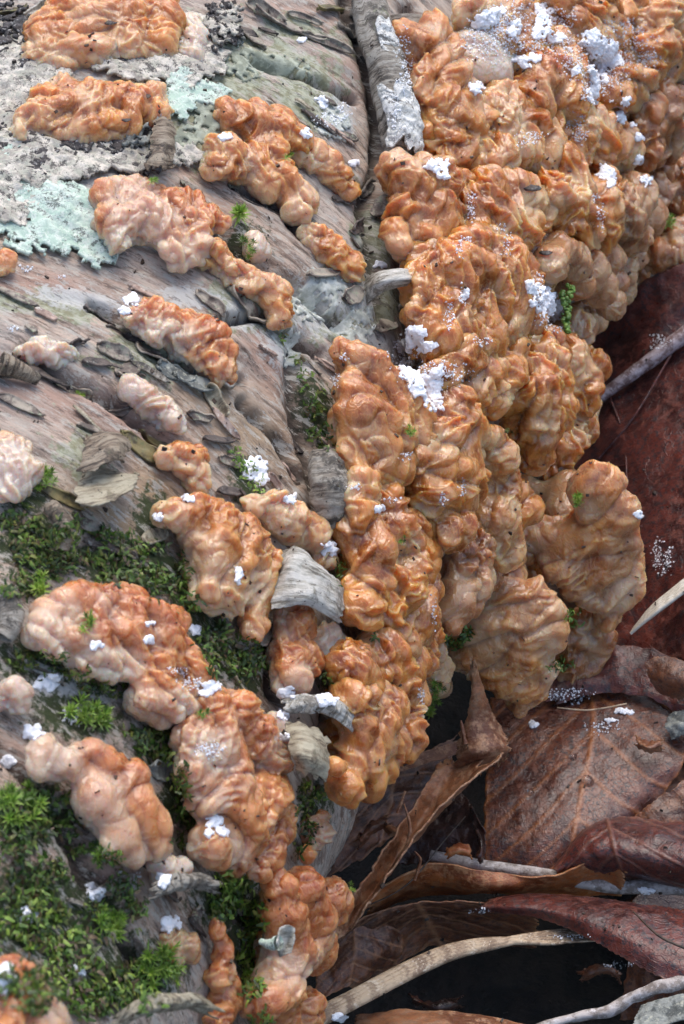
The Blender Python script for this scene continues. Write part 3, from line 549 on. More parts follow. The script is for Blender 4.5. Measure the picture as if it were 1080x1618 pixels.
big([(860, 550, 30), (895, 565, 32), (925, 585, 24), (940, 602, 14), (850, 590, 40), (895, 610, 38), (925, 640, 22), (860, 640, 40), (905, 660, 34), (925, 680, 20), (830, 620, 34), (840, 680, 32), (880, 700, 34), (870, 735, 22), (840, 715, 26), (905, 710, 24), (855, 745, 14)], 'jelly fungus forming the right-hand bulge of the mass beside the red leaf', J_WET, h=1.1)
big([(545, 562, 18), (570, 580, 28), (558, 615, 26), (590, 620, 38), (630, 625, 34), (560, 655, 26), (600, 665, 40), (645, 660, 32), (565, 700, 26, .2), (605, 710, 40), (640, 705, 32), (575, 735, 26), (610, 745, 28), (640, 740, 22), (540, 545, 10)], 'big square-shouldered orange jelly fungus with a moss star on its face', J_DRY, h=0.75, wr=0.05)
big([(690, 600, 26), (705, 635, 34), (720, 675, 34), (725, 715, 32), (690, 700, 38), (735, 750, 22), (700, 745, 40), (680, 780, 30), (720, 785, 32), (710, 825, 30), (695, 850, 24), (745, 700, 18), (665, 735, 24)], 'elongated orange jelly fungus right of the square-shouldered one', J_WET, h=0.95, aniso=0.75)
big([(565, 785, 26, .2), (600, 785, 28), (565, 830, 28), (610, 830, 34), (650, 830, 28), (575, 875, 34), (625, 880, 38), (662, 880, 26), (575, 920, 32), (620, 930, 38), (660, 930, 28), (570, 960, 26), (610, 970, 30), (650, 980, 34), (672, 1010, 20), (660, 1040, 22), (630, 1010, 26)], 'tall glistening orange jelly fungus between the ringed bark roll and the central gap', J_WET, h=0.7)
big([(775, 700, 24, .3), (785, 730, 26, .2), (795, 765, 28), (815, 800, 32), (845, 830, 30), (860, 860, 22), (825, 860, 30), (780, 820, 30, .3), (785, 860, 30, .4), (760, 690, 16), (800, 895, 26, .2), (840, 890, 24)], 'sleek drooping jelly fungus with a swirled knob in the lower mass', J_WET, h=1.05, lobe=0.1, wr=0.045)
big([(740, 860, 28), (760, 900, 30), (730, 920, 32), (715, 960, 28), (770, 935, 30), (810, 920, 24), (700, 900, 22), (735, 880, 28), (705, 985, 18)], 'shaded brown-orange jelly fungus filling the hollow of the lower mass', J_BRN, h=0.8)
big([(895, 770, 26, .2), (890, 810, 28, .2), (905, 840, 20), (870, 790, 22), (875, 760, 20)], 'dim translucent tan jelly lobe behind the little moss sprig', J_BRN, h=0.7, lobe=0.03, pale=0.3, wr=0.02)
big([(935, 752, 20), (925, 775, 22), (955, 775, 26), (975, 810, 28), (945, 815, 30), (985, 855, 24), (955, 860, 34), (980, 895, 26), (990, 930, 18), (945, 900, 32), (965, 945, 26), (905, 900, 26, .3), (880, 890, 22, .2), (920, 925, 26, .2), (960, 980, 18), (895, 870, 22), (925, 850, 28), (930, 830, 24), (920, 870, 26), (910, 860, 24)], 'large tan jelly fungus spreading in folds against the dark leaf, lowest on the right', J_DRY, ref=(930, 860), h=1.2, lobe=0.1, wr=0.05, pale=0.18)
big([(935, 985, 24), (910, 1010, 28), (930, 1040, 22), (905, 1060, 22), (890, 1085, 12), (885, 1030, 20), (950, 1010, 18), (915, 1085, 10)], 'dark jelly fungus hanging beneath the large tan one', J_BRN, ref=(930, 860, .4), h=0.9, lobe=0.06)
big([(800, 945, 24, .2), (840, 945, 26, .1), (865, 975, 26), (780, 975, 30, .4), (825, 985, 38, .1), (870, 1010, 20), (775, 1015, 30, .2), (820, 1030, 36), (850, 1055, 26), (795, 1060, 30), (835, 1090, 24), (820, 1115, 16), (750, 1000, 24, .3), (745, 1035, 24), (770, 1050, 26)], 'pinkish star-shaped jelly fungus above the upright leaf spike', J_DRY, ref=(820, 1000, -.2), h=1.1, lobe=0.08, ls=0.6, wr=0.05, pale=0.18)
big([(560, 1040, 28, .1), (600, 1035, 32), (640, 1045, 28), (570, 1080, 30), (615, 1085, 34), (645, 1100, 24), (545, 1060, 20)], 'rounded brown-orange jelly fungus below the tall glistening one', J_WET, h=0.75, lobe=0.1)
big([(560, 1110, 28), (600, 1115, 32), (640, 1130, 28), (655, 1165, 18), (590, 1155, 34), (630, 1165, 32), (565, 1165, 28), (600, 1195, 28), (565, 1205, 30), (575, 1235, 24), (550, 1240, 20), (625, 1190, 18), (530, 1215, 14)], 'swirled jelly fungus resting just above the dead leaves', J_DRY, h=0.85, lobe=0.08)
big([(685, 1055, 20, 1), (688, 1080, 16, 1), (680, 1030, 18, .8)], 'grey-brown jelly lobe in the shade between two large fungi', J_BRN, h=0.5, pale=.4, lobe=0.03)
big([(505, 1310, 12), (500, 1330, 12), (485, 1350, 14), (510, 1290, 10)], 'narrow jelly lobe peeping from behind the moss at the bottom', J_RED, h=0.3, lobe=0.03)

# ------------------------------------------------------------------ bark curls, rolls, flakes
def catmull(P, m):
    P = np.asarray(P, float); n = len(P); t = np.linspace(0, n - 1, m); i = np.minimum(t.astype(int), n - 2); f = (t - i)[:, None] if P.ndim == 2 else (t - i)[:, None, None]
    g = lambda k: P[np.clip(k, 0, n - 1)]
    p0 = np.where((i - 1 < 0).reshape((-1,) + (1,) * (P.ndim - 1)), 2 * g(i) - g(i + 1), g(i - 1)); p1 = g(i); p2 = g(i + 1)
    p3 = np.where((i + 2 > n - 1).reshape((-1,) + (1,) * (P.ndim - 1)), 2 * g(i + 1) - g(i), g(i + 2))
    return 0.5 * (2 * p1 + (p2 - p0) * f + (2 * p0 - 5 * p1 + 4 * p2 - p3) * f**2 + (3 * p1 - p0 - 3 * p2 + p3) * f**3)
def path3(pts, m, zmode=False):
    W = np.array([np.append((at(p[0], p[1], p[2]) if zmode else hit(p[0], p[1], p[2])), p[3]) for p in pts])
    Q = catmull(W, m); P = Q[:, :3]; r = np.array([cmpx(P[k], Q[k, 3]) for k in range(m)])
    T = np.gradient(P, axis=0); T /= np.linalg.norm(T, axis=1)[:, None]
    return P, r, T
def roll(name, pts, mat, label=None, cat=None, turns=1.4, start=200, m=60, k=52, rag=0.12, thick=0.022, zmode=False, parent=None, kind_=None, wob=0.05, ringy=0.02, tight=0.16, seed=0):
    """a strip of bark or leaf rolled up about a path"""
    P, r, T = path3(pts, m, zmode)
    ref = Z_ if zmode else frame(P[m // 2])[0]
    n1 = ref[None] - T * (T @ ref)[:, None]; n1 /= np.linalg.norm(n1, axis=1)[:, None]; n2 = np.cross(T, n1)
    ph = np.radians(start) + np.linspace(0, turns * 2 * math.pi, k)
    uu = np.linspace(0, 1, m)
    sg = np.stack([np.repeat(uu * 4, k), np.tile(ph * 0.8, m), np.full(m * k, seed + 1.7)], 1)
    e = fbm(np.stack([ph * 0.9, ph * 0 + seed + 3.3 * len(pts) + P[0][0], ph * 0], 1), 3, 5) * rag * len(pts) / 3
    ui = np.clip(uu[:, None] * (1 - 2 * np.abs(e)[None]) + np.abs(e)[None], 0, 1) * (m - 1)
    i0 = np.minimum(ui.astype(int), m - 2); f = (ui - i0)[..., None]
    L = lambda a: a[i0] * (1 - f) + a[i0 + 1] * f
    rr = L(r[:, None])[..., 0] * (1 - tight * (ph - ph[0]) / (2 * math.pi))[None]
    rr = rr * (1 + wob * fbm(sg, 3, 8).reshape(m, k) * 2) + ringy * r.mean() * noise(np.stack([np.repeat(uu * 22, k), np.tile(ph * 0.4, m), np.full(m * k, seed)], 1), 4).reshape(m, k)
    co = L(P) + rr[..., None] * (np.cos(ph)[None, :, None] * L(n1) + np.sin(ph)[None, :, None] * L(n2))
    L0 = np.linalg.norm(P[-1] - P[0])
    uv = np.stack([np.repeat(uu * L0, k), np.tile(ph * r.mean(), m)], 1)
    me = mesh_np(name, co.reshape(-1, 3), gridfaces(m, k), dict(vein=np.zeros(m * k), edge=np.zeros(m * k)), uv=uv)
    o = ob(name, me, mat, parent, loc=tuple(P[0])); solid(o, thick)
    if label: tag(o, label, cat, kind_)
    return o
def sheet(name, rows, mat, m=60, n=60, label=None, cat=None, thick=0.02, parent=None, mode='z', crum=0.05, cs=0.8, rag=0.05, rs=9, seed=0, veins=0, group=None, serr=0.0, vein_h=0.02):
    """a bark sheet or leaf blade through a net of control points"""
    G = np.array([[at(*p) if mode == 'z' else hit(*p) for p in row] for row in rows])
    a = catmull(G, m); a = np.swapaxes(catmull(np.swapaxes(a, 0, 1), n), 0, 1)     # m x n x 3
    u = np.linspace(0, 1, m); v = np.linspace(0, 1, n)
    # ragged margins: pull every line of the net in by an uneven amount
    def rg(t, o): return rag * (0.5 + fbm(np.stack([t * rs, t * 0 + seed + o, t * 0], 1), 4, 3)) + serr * np.abs(((t * rs * 2.3 + 0.3 * noise(np.stack([t * 9, t * 0, t * 0 + o], 1))) % 1) - 0.5)
    l0, l1 = rg(u, 1), rg(u, 2); w0, w1 = rg(v, 3), rg(v, 4)
    K = 7; vi = v[None] + l0[:, None] * (1 - v[None])**K - l1[:, None] * v[None]**K; ui = u[:, None] + w0[None] * (1 - u[:, None])**K - w1[None] * u[:, None]**K
    fi = np.clip(ui, 0, 1) * (m - 1); fj = np.clip(vi, 0, 1) * (n - 1); i = np.minimum(fi.astype(int), m - 2); j = np.minimum(fj.astype(int), n - 2); fi = (fi - i)[..., None]; fj = (fj - j)[..., None]
    b = (a[i, j] * (1 - fi) + a[i + 1, j] * fi) * (1 - fj) + (a[i, j + 1] * (1 - fi) + a[i + 1, j + 1] * fi) * fj
    du = np.gradient(b, axis=0); dv = np.gradient(b, axis=1); N = np.cross(du, dv); N /= (np.linalg.norm(N, axis=2, keepdims=True) + 1e-9)
    if N[m // 2, n // 2] @ V_ > 0: N = -N
    fl = b.reshape(-1, 3); d = crum * fbm(fl / cs, 4, seed + 50)
    U = ui.ravel(); Vv = vi.ravel(); vein = np.zeros(m * n)
    if veins:
        wz = Vv - 0.5 + 0.02 * noise(fl / 1.5, seed); mid = np.exp(-(wz / 0.012)**2)
        sd = (U * veins - np.abs(wz) * veins * 0.9 + 0.15 * noise(fl / 1.2, seed + 3)); sv = np.exp(-(((sd % 1) - 0.5) / 0.05)**2)
        te = ((U * veins * 6 + np.abs(wz) * 10 + 0.4 * noise(fl / 0.5, seed + 4)) % 1); tv = np.exp(-((te - 0.5) / 0.13)**2) * 0.25 * sstep(-.1, .4, noise(fl / 0.6, seed + 8))
        vein = np.clip(mid + sv * 0.8 + tv, 0, 1); d += vein_h * np.clip(mid + sv, 0, 1) - 0.02 * np.exp(-((sd % 1 - 0.5) / 0.22)**2)
    ed = np.minimum(np.minimum(u[:, None] + 0 * v, 1 - u[:, None] + 0 * v), np.minimum(v[None] + 0 * u[:, None], 1 - v[None] + 0 * u[:, None])).ravel()
    co = fl + N.reshape(-1, 3) * d[:, None]
    Lu = np.linalg.norm(b[-1, n // 2] - b[0, n // 2]); Lv = np.linalg.norm(b[m // 2, -1] - b[m // 2, 0])
    me = mesh_np(name, co, gridfaces(m, n), dict(vein=vein, edge=np.exp(-(ed / 0.02)**2) * (1 if (veins or serr) else 0.5)), uv=np.stack([U * Lu, Vv * Lv], 1))
    o = ob(name, me, mat, parent, loc=tuple(b[m // 2, n // 2]) if not parent else None); solid(o, thick)
    if label: tag(o, label, cat, group)
    return o
GC = 'curls of peeling birch bark'
roll('bark_curl', [(578, -20, .3, 26), (592, 50, .35, 30), (612, 120, .4, 31), (632, 205, .4, 32), (628, 272, .2, 20)], CURL_G, 'long chalk-crusted rolled strip of bark hanging at the top', 'bark curl', .8, -120, 130, kind_=GC, tight=.08, ringy=.06, wob=.16, rag=.12)
roll('lichen_crust', [(606, 135, .47, 30), (622, 165, .47, 33), (634, 215, .46, 33), (630, 246, .36, 30)], LICH_W, 'chalk-white crust coating the lower part of the long rolled bark strip', 'lichen', .42, -70, 90, tight=0, ringy=.05, wob=.18, rag=.5, thick=.03)
roll('lichen_crust', [(592, 40, .42, 26), (600, 75, .42, 28), (608, 110, .42, 26)], LICH_W, 'patchy white crust on the upper part of the long rolled bark strip', 'lichen', .25, -50, 60, tight=0, ringy=.05, wob=.2, rag=.5, thick=.03)
sheet('bark_curl', [[(128, 690, .02), (150, 682, .10), (182, 682, .10), (212, 692, .02)], [(126, 706, .2), (150, 698, .36), (182, 690, .40), (210, 706, .2)], [(118, 738, .45), (150, 728, .62), (182, 716, .66), (204, 724, .3)], [(128, 752, .52), (156, 742, .70), (180, 732, .66), (196, 736, .30)]], CURL_B, 50, 60, 'short curled bark tongue in the lower left, upper of two', 'bark curl', mode='h', crum=.09, cs=.45, rag=.16, rs=6, group=GC, thick=.02, seed=61)
sheet('bark_curl', [[(125, 745, .02), (155, 738, .15), (190, 742, .15), (222, 748, .3)], [(116, 766, .3), (150, 756, .42), (188, 756, .46), (224, 752, .42)], [(112, 796, .50), (150, 788, .62), (190, 780, .62), (222, 758, .5)], [(130, 806, .35), (158, 800, .85), (188, 790, .7), (216, 764, .5)]], CURL_S, 50, 60, 'horn-shaped curled bark tongue with a pointed end', 'bark curl', mode='h', crum=.09, cs=.45, rag=.16, rs=6, group=GC, thick=.02, seed=62)
roll('bark_curl', [(508, 718, .35, 20), (518, 755, .5, 32), (522, 800, .45, 31), (518, 838, .2, 22)], CURL_G, 'grey-brown ringed bark roll wedged beside the square-shouldered fungus', 'bark curl', .75, -130, 80, kind_=GC, ringy=.10, wob=.15, rag=.2, tight=.05)
roll('bark_curl', [(578, 1205, .75, 8), (560, 1160, .8, 15), (525, 1125, .75, 20), (480, 1112, .55, 18), (440, 1122, .35, 12)], CURL_W, 'arched white bark strip curving over the lower fungi', 'bark curl', 0.35, 310, 90, kind_=GC, rag=.3, wob=.35)
sheet('bark_curl', [[(440, 1140, .5), (470, 1140, .7), (500, 1150, .7), (522, 1168, .6)], [(448, 1165, .7), (475, 1160, .95), (505, 1172, 1.0), (524, 1190, .8)], [(455, 1195, .85), (480, 1195, 1.15), (506, 1205, 1.15), (520, 1218, .9)], [(468, 1225, .8), (485, 1232, 1.0), (502, 1238, 1.0), (512, 1240, .8)]], CURL_S, 50, 60, 'knotted straw-coloured bark curl beside the tall red-orange fungus', 'bark curl', mode='h', crum=.08, cs=.4, rag=.16, rs=6, group=GC, thick=.02, seed=64)
roll('bark_curl', [(80, 800, .3, 14), (100, 830, .45, 15), (96, 870, .3, 13)], CURL_B, 'thin brown bark curl standing in the mossy left', 'bark curl', 1.2, 120, 40, kind_=GC)
roll('bark_curl', [(10, 930, .3, 18), (18, 975, .3, 20), (5, 1010, .2, 16)], CURL_G, 'weathered bark curl at the left edge beside the sprawling fungus', 'bark curl', 1.3, 120, 40, kind_=GC)
roll('bark_curl', [(0, 575, .25, 22), (30, 585, .2, 14), (60, 600, .1, 8)], CURL_B, 'dark bark curl at the left edge below the pale ribbed fungus', 'bark curl', 1.3, 120, 40, kind_=GC)
roll('bark_curl', [(228, 1410, .45, 12), (262, 1398, .5, 14), (300, 1392, .5, 13), (345, 1400, .4, 12)], CURL_G, 'fibrous grey bark strip arching over the dark hollow', 'bark curl', 0.4, 300, 70, kind_=GC, rag=.35, wob=.3)
roll('bark_curl', [(170, 1618, 1.2, 10), (220, 1592, 1.5, 14), (290, 1582, 1.5, 14), (345, 1600, 1.2, 10)], CURL_S, 'pale out-of-focus bark rim arching at the bottom edge', 'bark curl', 0.4, 300, 60, kind_=GC, rag=.35, wob=.3)
sheet('bark_curl', [[(240, 180, .25), (255, 175, .3), (270, 185, .2)], [(238, 210, .35), (260, 205, .5), (280, 215, .25)], [(232, 240, .4), (258, 240, .65), (282, 245, .35)], [(222, 268, .45), (250, 278, .7), (274, 272, .4)]], CURL_B, 50, 60, 'olive brown bark curl closing the end of the long left fungus', 'bark curl', mode='h', crum=.08, cs=.4, rag=.2, rs=6, group=GC, thick=.02, seed=63)

# sheets that curl off the log (heights are above the bark)
sheet('bark_sheet', [[(575, 440, .1), (600, 428, .55), (640, 424, .75), (680, 436, .6)], [(572, 462, .05), (600, 446, .65), (640, 440, .85), (678, 444, .72)], [(572, 492, .0), (604, 462, .5), (642, 452, .7), (676, 450, .62)]], CURL_W, 50, 60,
      'white tongue of bark curling right below the small sausage-like fungus', 'bark curl', mode='h', crum=.03, rag=.04, group=GC)
sheet('bark_sheet', [[(440, 872, .3), (470, 862, .55), (500, 885, .6), (520, 905, .55), (552, 925, .4)], [(432, 905, .35), (462, 895, .7), (498, 910, .8), (528, 925, .75), (548, 950, .6)], [(425, 940, .4), (455, 935, .7), (490, 938, .9), (520, 955, .85), (542, 975, .7)], [(425, 968, .45), (450, 962, .6), (480, 958, .8), (515, 975, .75), (538, 990, .6)]], CURL_W, 60, 70,
      'large torn white bark sheet with brown fibres under the pale peach fungus', 'bark curl', mode='h', crum=.07, cs=.4, rag=.07, group=GC)
sheet('bark_sheet', [[(590, 30, .1), (640, 20, .4), (690, 30, .3)], [(600, 60, .0), (650, 50, .35), (700, 60, .2)]], CURL_G, 40, 40, 'grey lichened bark sheet at the head of the chalky roll', 'bark curl', mode='h', group=GC)
FLK = [  # x, y, length, width, turn, lift, material (turn in degrees from the run of the grain)
    (455, 45, 120, 26, 8, .35, 'FLAKE'), (515, 70, 90, 20, 20, .3, 'FLAKE'), (555, 45, 60, 40, 40, .4, 'CURL_G'), (420, 20, 70, 24, 0, .25, 'FLAKE'), (395, 60, 60, 22, -15, .2, 'FLAKE'),
    (570, 20, 50, 40, 60, .4, 'CURL_G'), (430, 330, 110, 26, 20, .12, 'FLAKE_D'), (395, 312, 60, 16, 0, .14, 'FLAKE_D'), (470, 350, 70, 22, 30, .15, 'FLAKE'), (345, 370, 50, 18, 15, .15, 'FLAKE_D'),
    (385, 488, 80, 34, -5, .3, 'FLAKE'), (330, 480, 60, 22, -10, .22, 'FLAKE'), (415, 505, 40, 26, 30, .35, 'CURL_G'), (210, 520, 90, 16, 25, .2, 'FLAKE_D'), (160, 495, 60, 14, 0, .15, 'FLAKE_D'),
    (118, 548, 44, 12, 60, .3, 'FLAKE_D'), (60, 590, 110, 20, 5, .14, 'FLAKE_D'), (120, 605, 70, 22, 20, .16, 'FLAKE'), (240, 560, 60, 40, 10, .25, 'FLAKE'), (270, 585, 60, 44, 30, .3, 'LEAD'),
    (300, 610, 70, 46, 20, .35, 'LEAD'), (335, 640, 60, 30, -30, .45, 'CURL_S'), (345, 610, 34, 40, 0, .35, 'CURL_G'), (310, 660, 50, 20, 30, .25, 'FLAKE'), (200, 590, 50, 30, 60, .2, 'FLAKE'),
    (225, 705, 80, 34, -5, .3, 'FLAKE_O'), (250, 690, 60, 20, 10, .3, 'FLAKE_O'), (190, 640, 50, 16, 40, .2, 'FLAKE_D'), (340, 700, 60, 18, 40, .18, 'FLAKE_D'), (360, 730, 50, 20, 30, .15, 'FLAKE'),
    (300, 600, 40, 20, 80, .25, 'LEAD'), (180, 555, 60, 30, 15, .2, 'FLAKE'), (150, 580, 50, 22, 30, .18, 'FLAKE_D'), (545, 470, 50, 30, 60, .2, 'FLAKE'), (500, 440, 70, 20, 50, .15, 'FLAKE'),
    (560, 360, 60, 24, 70, .25, 'FLAKE_D'), (600, 330, 50, 24, 90, .3, 'FLAKE'), (585, 290, 40, 26, 80, .3, 'CURL_G'), (540, 320, 50, 16, 40, .12, 'FLAKE_D'), (95, 790, 80, 24, 10, .25, 'FLAKE_O'),
    (245, 850, 60, 30, 60, .2, 'CURL_S'), (150, 840, 70, 24, 15, .18, 'FLAKE'), (170, 870, 90, 22, 25, .2, 'FLAKE_D'), (120, 1060, 80, 26, 5, .2, 'FLAKE'), (60, 1060, 60, 26, 10, .2, 'LEAD'),
    (250, 1215, 50, 36, 30, .3, 'LEAD'), (110, 1270, 90, 30, 30, .1, 'FLAKE'), (180, 1395, 80, 20, 60, .15, 'FLAKE'), (270, 1415, 60, 30, 20, .35, 'FLAKE_D'), (320, 1440, 40, 30, 60, .3, 'FLAKE'),
    (420, 1010, 60, 22, 70, .25, 'FLAKE'), (440, 980, 40, 26, 50, .3, 'CURL_G'), (360, 780, 50, 20, 40, .15, 'FLAKE_D'), (30, 640, 80, 20, 5, .1, 'FLAKE'), (150, 680, 60, 14, 20, .1, 'FLAKE'),
    (640, 480, 60, 30, 60, .3, 'FLAKE'), (600, 520, 60, 24, 60, .2, 'FLAKE'), (300, 300, 40, 16, 0, .1, 'FLAKE'), (25, 475, 70, 16, 0, .08, 'FLAKE'), (500, 240, 50, 16, 30, .1, 'FLAKE_D'), (540, 220, 50, 18, 30, .12, 'FLAKE'),
    (360, 60, 50, 30, 10, .3, 'LEAD'), (20, 60, 60, 40, 20, .3, 'FLAKE_D'), (60, 20, 60, 20, 60, .4, 'CURL_W'), (20, 25, 50, 30, 30, .3, 'FLAKE_O'), (45, 80, 40, 16, 70, .3, 'CURL_W'), (330, 1200, 30, 20, 30, .3, 'LEAD'), (480, 30, 60, 16, 20, .2, 'FLAKE'), (520, 20, 50, 20, 40, .3, 'FLAKE_O')]
LEAD = simple('bark_flake_lead', (0.09, 0.10, 0.095), (0.27, 0.29, 0.27), 4, 0.7, 0.8, 0.05, c3=(0.42, 0.43, 0.36))
FLAKE_P = simple('bark_flake_pink', (0.20, 0.13, 0.10), (0.46, 0.33, 0.26), 3.5, 0.6, 0.6, 0.04, c3=(0.56, 0.54, 0.48))
MATS = dict(FLAKE_P=FLAKE_P, FLAKE=FLAKE, FLAKE_D=FLAKE_D, FLAKE_O=FLAKE_O, LEAD=LEAD, CURL_G=CURL_G, CURL_S=CURL_S, CURL_W=CURL_W)
def flake(x, y, L, W, turn, lift, mk, seed, m=34, n=22):
    c = hit(x, y, 0.02); nn, tt, aa = frame(c); L = cmpx(c, L); W = cmpx(c, W)
    # foreshortening of the side of the log
    a = math.radians(turn); tx = tt * math.cos(a) + aa * math.sin(a); ty = np.cross(nn, tx)
    u = np.linspace(-.5, .5, m); v = np.linspace(-.5, .5, n); Ug, Vg = np.meshgrid(u, v, indexing='ij'); Ug = Ug.ravel(); Vg = Vg.ravel()
    hw = np.sqrt(np.clip(1 - (2 * Ug)**4, 0.02, 1)) * (1 + 0.28 * fbm(np.stack([Ug * 3, np.sign(Vg) * 2 + seed, 0 * Ug], 1), 2, seed))
    X = Ug * L * (1 + 0.15 * noise(np.stack([Vg * 5, Ug * 0 + seed, Ug * 0], 1), seed)); Y = Vg * W * hw
    side = 1 if seed % 2 else -1; ev = np.clip(Vg * side + 0.5, 0, 1); bend = np.clip(ev - 0.35, 0, 1)**2 * 2.4
    z = 0.03 + lift * (bend * 1.2 + 0.25 * np.clip(np.abs(Ug) * 2, 0, 1)**3) * (0.7 + 0.5 * noise(np.stack([Ug * 2, Ug * 0 + seed, Ug * 0], 1), 2 + seed)) + 0.03 * fbm(np.stack([X * 2.5, Y * 2.5, X * 0 + seed], 1), 3, seed)
    Y = Y - side * bend * lift * 0.5
    sg = c[None] + X[:, None] * tx + Y[:, None] * ty
    q = sg - np.outer(sg @ A_, A_); ql = np.linalg.norm(q, axis=1); sg = sg + q / ql[:, None] * (R + z - ql + 0.6 * logd(sg) + 0.4 * float(logd(c[None])[0]))[:, None]
    me = mesh_np('bark_flake', sg, gridfaces(m, n), dict(vein=Ug * 0, edge=Ug * 0), uv=np.stack([X * .4, Y], 1))
    o = ob('bark_flake', me, MATS[mk], LOG); solid(o, 0.03, -1); return o
for i, f in enumerate(FLK): flake(*f[:5], f[5] * .38, f[6], seed=i)
# small scales over all of the open bark
for i in range(95):
    x = random.uniform(-20, 620); y = random.uniform(-20, 1500)
    if x > 620 - y * 0.12: continue
    flake(x, y, random.uniform(22, 75), random.uniform(6, 15), random.gauss(0, 12), random.uniform(.01, .06), random.choice(['FLAKE', 'FLAKE', 'FLAKE_D', 'CURL_G', 'CURL_S', 'FLAKE_P', 'FLAKE_P']), 100 + i, 20, 10)

# ------------------------------------------------------------------ crusts and lichens: thin relief patches
def patch(name, ells, mat, label, cat='lichen', thr=0.42, amp=0.32, ns=0.5, hgt=0.07, base=0.10, step=0.034, seed=0, curl=0.06, rough=0.03, kind='stuff', warp=0.35, lobed=0, cell=0.32, gap=0.05, tier=0.06):
    xs = [e[0] for e in ells]; P = np.array([hit(e[0], e[1]) for e in ells]); rr = [cmpx(p, max(e[2], e[3])) * 1.6 for p, e in zip(P, ells)]
    s = P @ A_; th = np.arctan2(P @ U_, P @ Z_)
    s0, s1 = min(s - rr), max(s + rr); t0, t1 = min(th - np.array(rr) / R), max(th + np.array(rr) / R)
    m = int((s1 - s0) / step); n = int((t1 - t0) * R / step)
    S, T = np.meshgrid(np.linspace(s0, s1, m), np.linspace(t0, t1, n), indexing='ij'); S = S.ravel(); T = T.ravel()
    nn = np.sin(T)[:, None] * U_ + np.cos(T)[:, None] * Z_; b = S[:, None] * A_ + R * nn
    px, py = project(b); f = ell(px, py, ells)
    bw = b + warp * ns * vnoise(b / ns, seed + 2)
    f = f + amp * fbm(bw / ns, 5, seed) - 0.25 * np.clip(1 - np.abs(noise(bw / (ns * 1.1), seed + 7)) * 9, 0, 1)
    if lobed: f += 0.10 * np.abs(noise(b / 0.14, seed + 3))
    e = f - thr
    # the log's own relief, so that the crust lies on it
    bc, cv = cells(bw * [1, 1, 1] / cell + 0.25 * vnoise(b / (cell * .6), seed + 3), seed)
    e = np.minimum(e, (bc - gap) * 0.6 + 0.25 * (cv > 0.86))
    z = logd(b) + base + tier * cv + hgt * sstep(0, 0.12, e) + curl * np.exp(-(e / 0.05)**2) + rough * fbm(b / 0.16, 4, seed + 9) + 0.05 * noise(b / 0.9, seed) + 0.02 * np.abs(noise(b / 0.1, seed + 4))
    co = b + nn * z[:, None]; F = gridfaces(m, n); keep = (e[F] > 0).all(axis=1); F = F[keep]
    used = np.unique(F); mp = np.full(len(co), -1); mp[used] = np.arange(len(used))
    me = mesh_np(name, co[used], mp[F], uv=np.stack([S, T * R], 1)[used]); o = ob(name, me, mat, loc=tuple(co[used].mean(0))); solid(o, 0.05, -1)
    tag(o, label, cat, None, kind); return o
patch('lichen_crust', [(60, 210, 110, 60, 0), (40, 120, 60, 60, 0), (150, 255, 150, 26, 0), (60, 275, 90, 30, 0), (200, 110, 90, 30, 10), (300, 90, 40, 60, 0), (260, 120, 40, 20, 0), (10, 170, 40, 80, 0), (15, 330, 40, 30, 0)], LICH_C,
      'cracked cream lichen crust around the two upper left fungi', seed=4, thr=.28, amp=.42, ns=.5, hgt=.05, rough=.05, base=.05, cell=.5, gap=-.02, tier=.04)
patch('lichen_crust', [(60, 240, 120, 70, 0), (40, 120, 60, 60, 0), (200, 240, 70, 30, 0), (340, 50, 40, 50, 30), (20, 60, 40, 60, 0), (220, 265, 50, 30, 0), (170, 110, 60, 20, 0)], CRUST_D,
      'blackened frilly crust showing between pieces of cream lichen', thr=.52, amp=.55, ns=.3, seed=9, base=.02, curl=.06, rough=.05, cell=.22)
patch('lichen', [(80, 355, 105, 48, 6), (40, 320, 60, 40, 0), (150, 395, 40, 24, 20), (20, 300, 30, 26, 0), (110, 330, 60, 30, 0)], LICH_G, 'mint-green lobed lichen sheet spreading on the left', seed=15, thr=.40, amp=.20, ns=.3, hgt=.05, base=.05, curl=.05, lobed=1, cell=.4, gap=-.05, tier=.025)
patch('lichen', [(290, 150, 38, 26, 20), (320, 165, 40, 20, 10), (280, 175, 30, 30, 0)], LICH_G, 'mint lichen patch between the long left fungus and the arch-shaped one', seed=22, thr=.45, amp=.2, ns=.25, hgt=.05, base=.04, curl=.04, lobed=1, cell=.35, gap=-.05, tier=.025)
patch('lichen', [(12, 255, 26, 18, 0)], LICH_G, 'small mint lichen spot at the left edge within the cream crust', seed=25, thr=.4, amp=.2, ns=.25, hgt=.05, base=.05, lobed=1, cell=.35, gap=-.05, tier=.025)
patch('lichen', [(345, 60, 30, 40, 20), (352, 30, 26, 16, 0)], LICH_C, 'cream frill on the black crust right of the uppermost fungus', seed=27, thr=.45, amp=.4, ns=.22, base=.15, curl=.12)
patch('lichen_crust', [(350, 35, 20, 26, 0), (355, 70, 18, 22, 0), (335, 60, 14, 40, 0)], CRUST_D, 'coal-black papery crust right of the uppermost fungus', thr=.35, amp=.35, ns=.2, seed=31, base=.1, curl=.12, rough=.06)
patch('lichen_crust', [(220, 235, 36, 16, -20), (240, 222, 22, 14, 0)], LEAD, 'grey curled crust below the long left fungus', thr=.4, amp=.3, ns=.2, seed=33, base=.12, curl=.12, rough=.1)
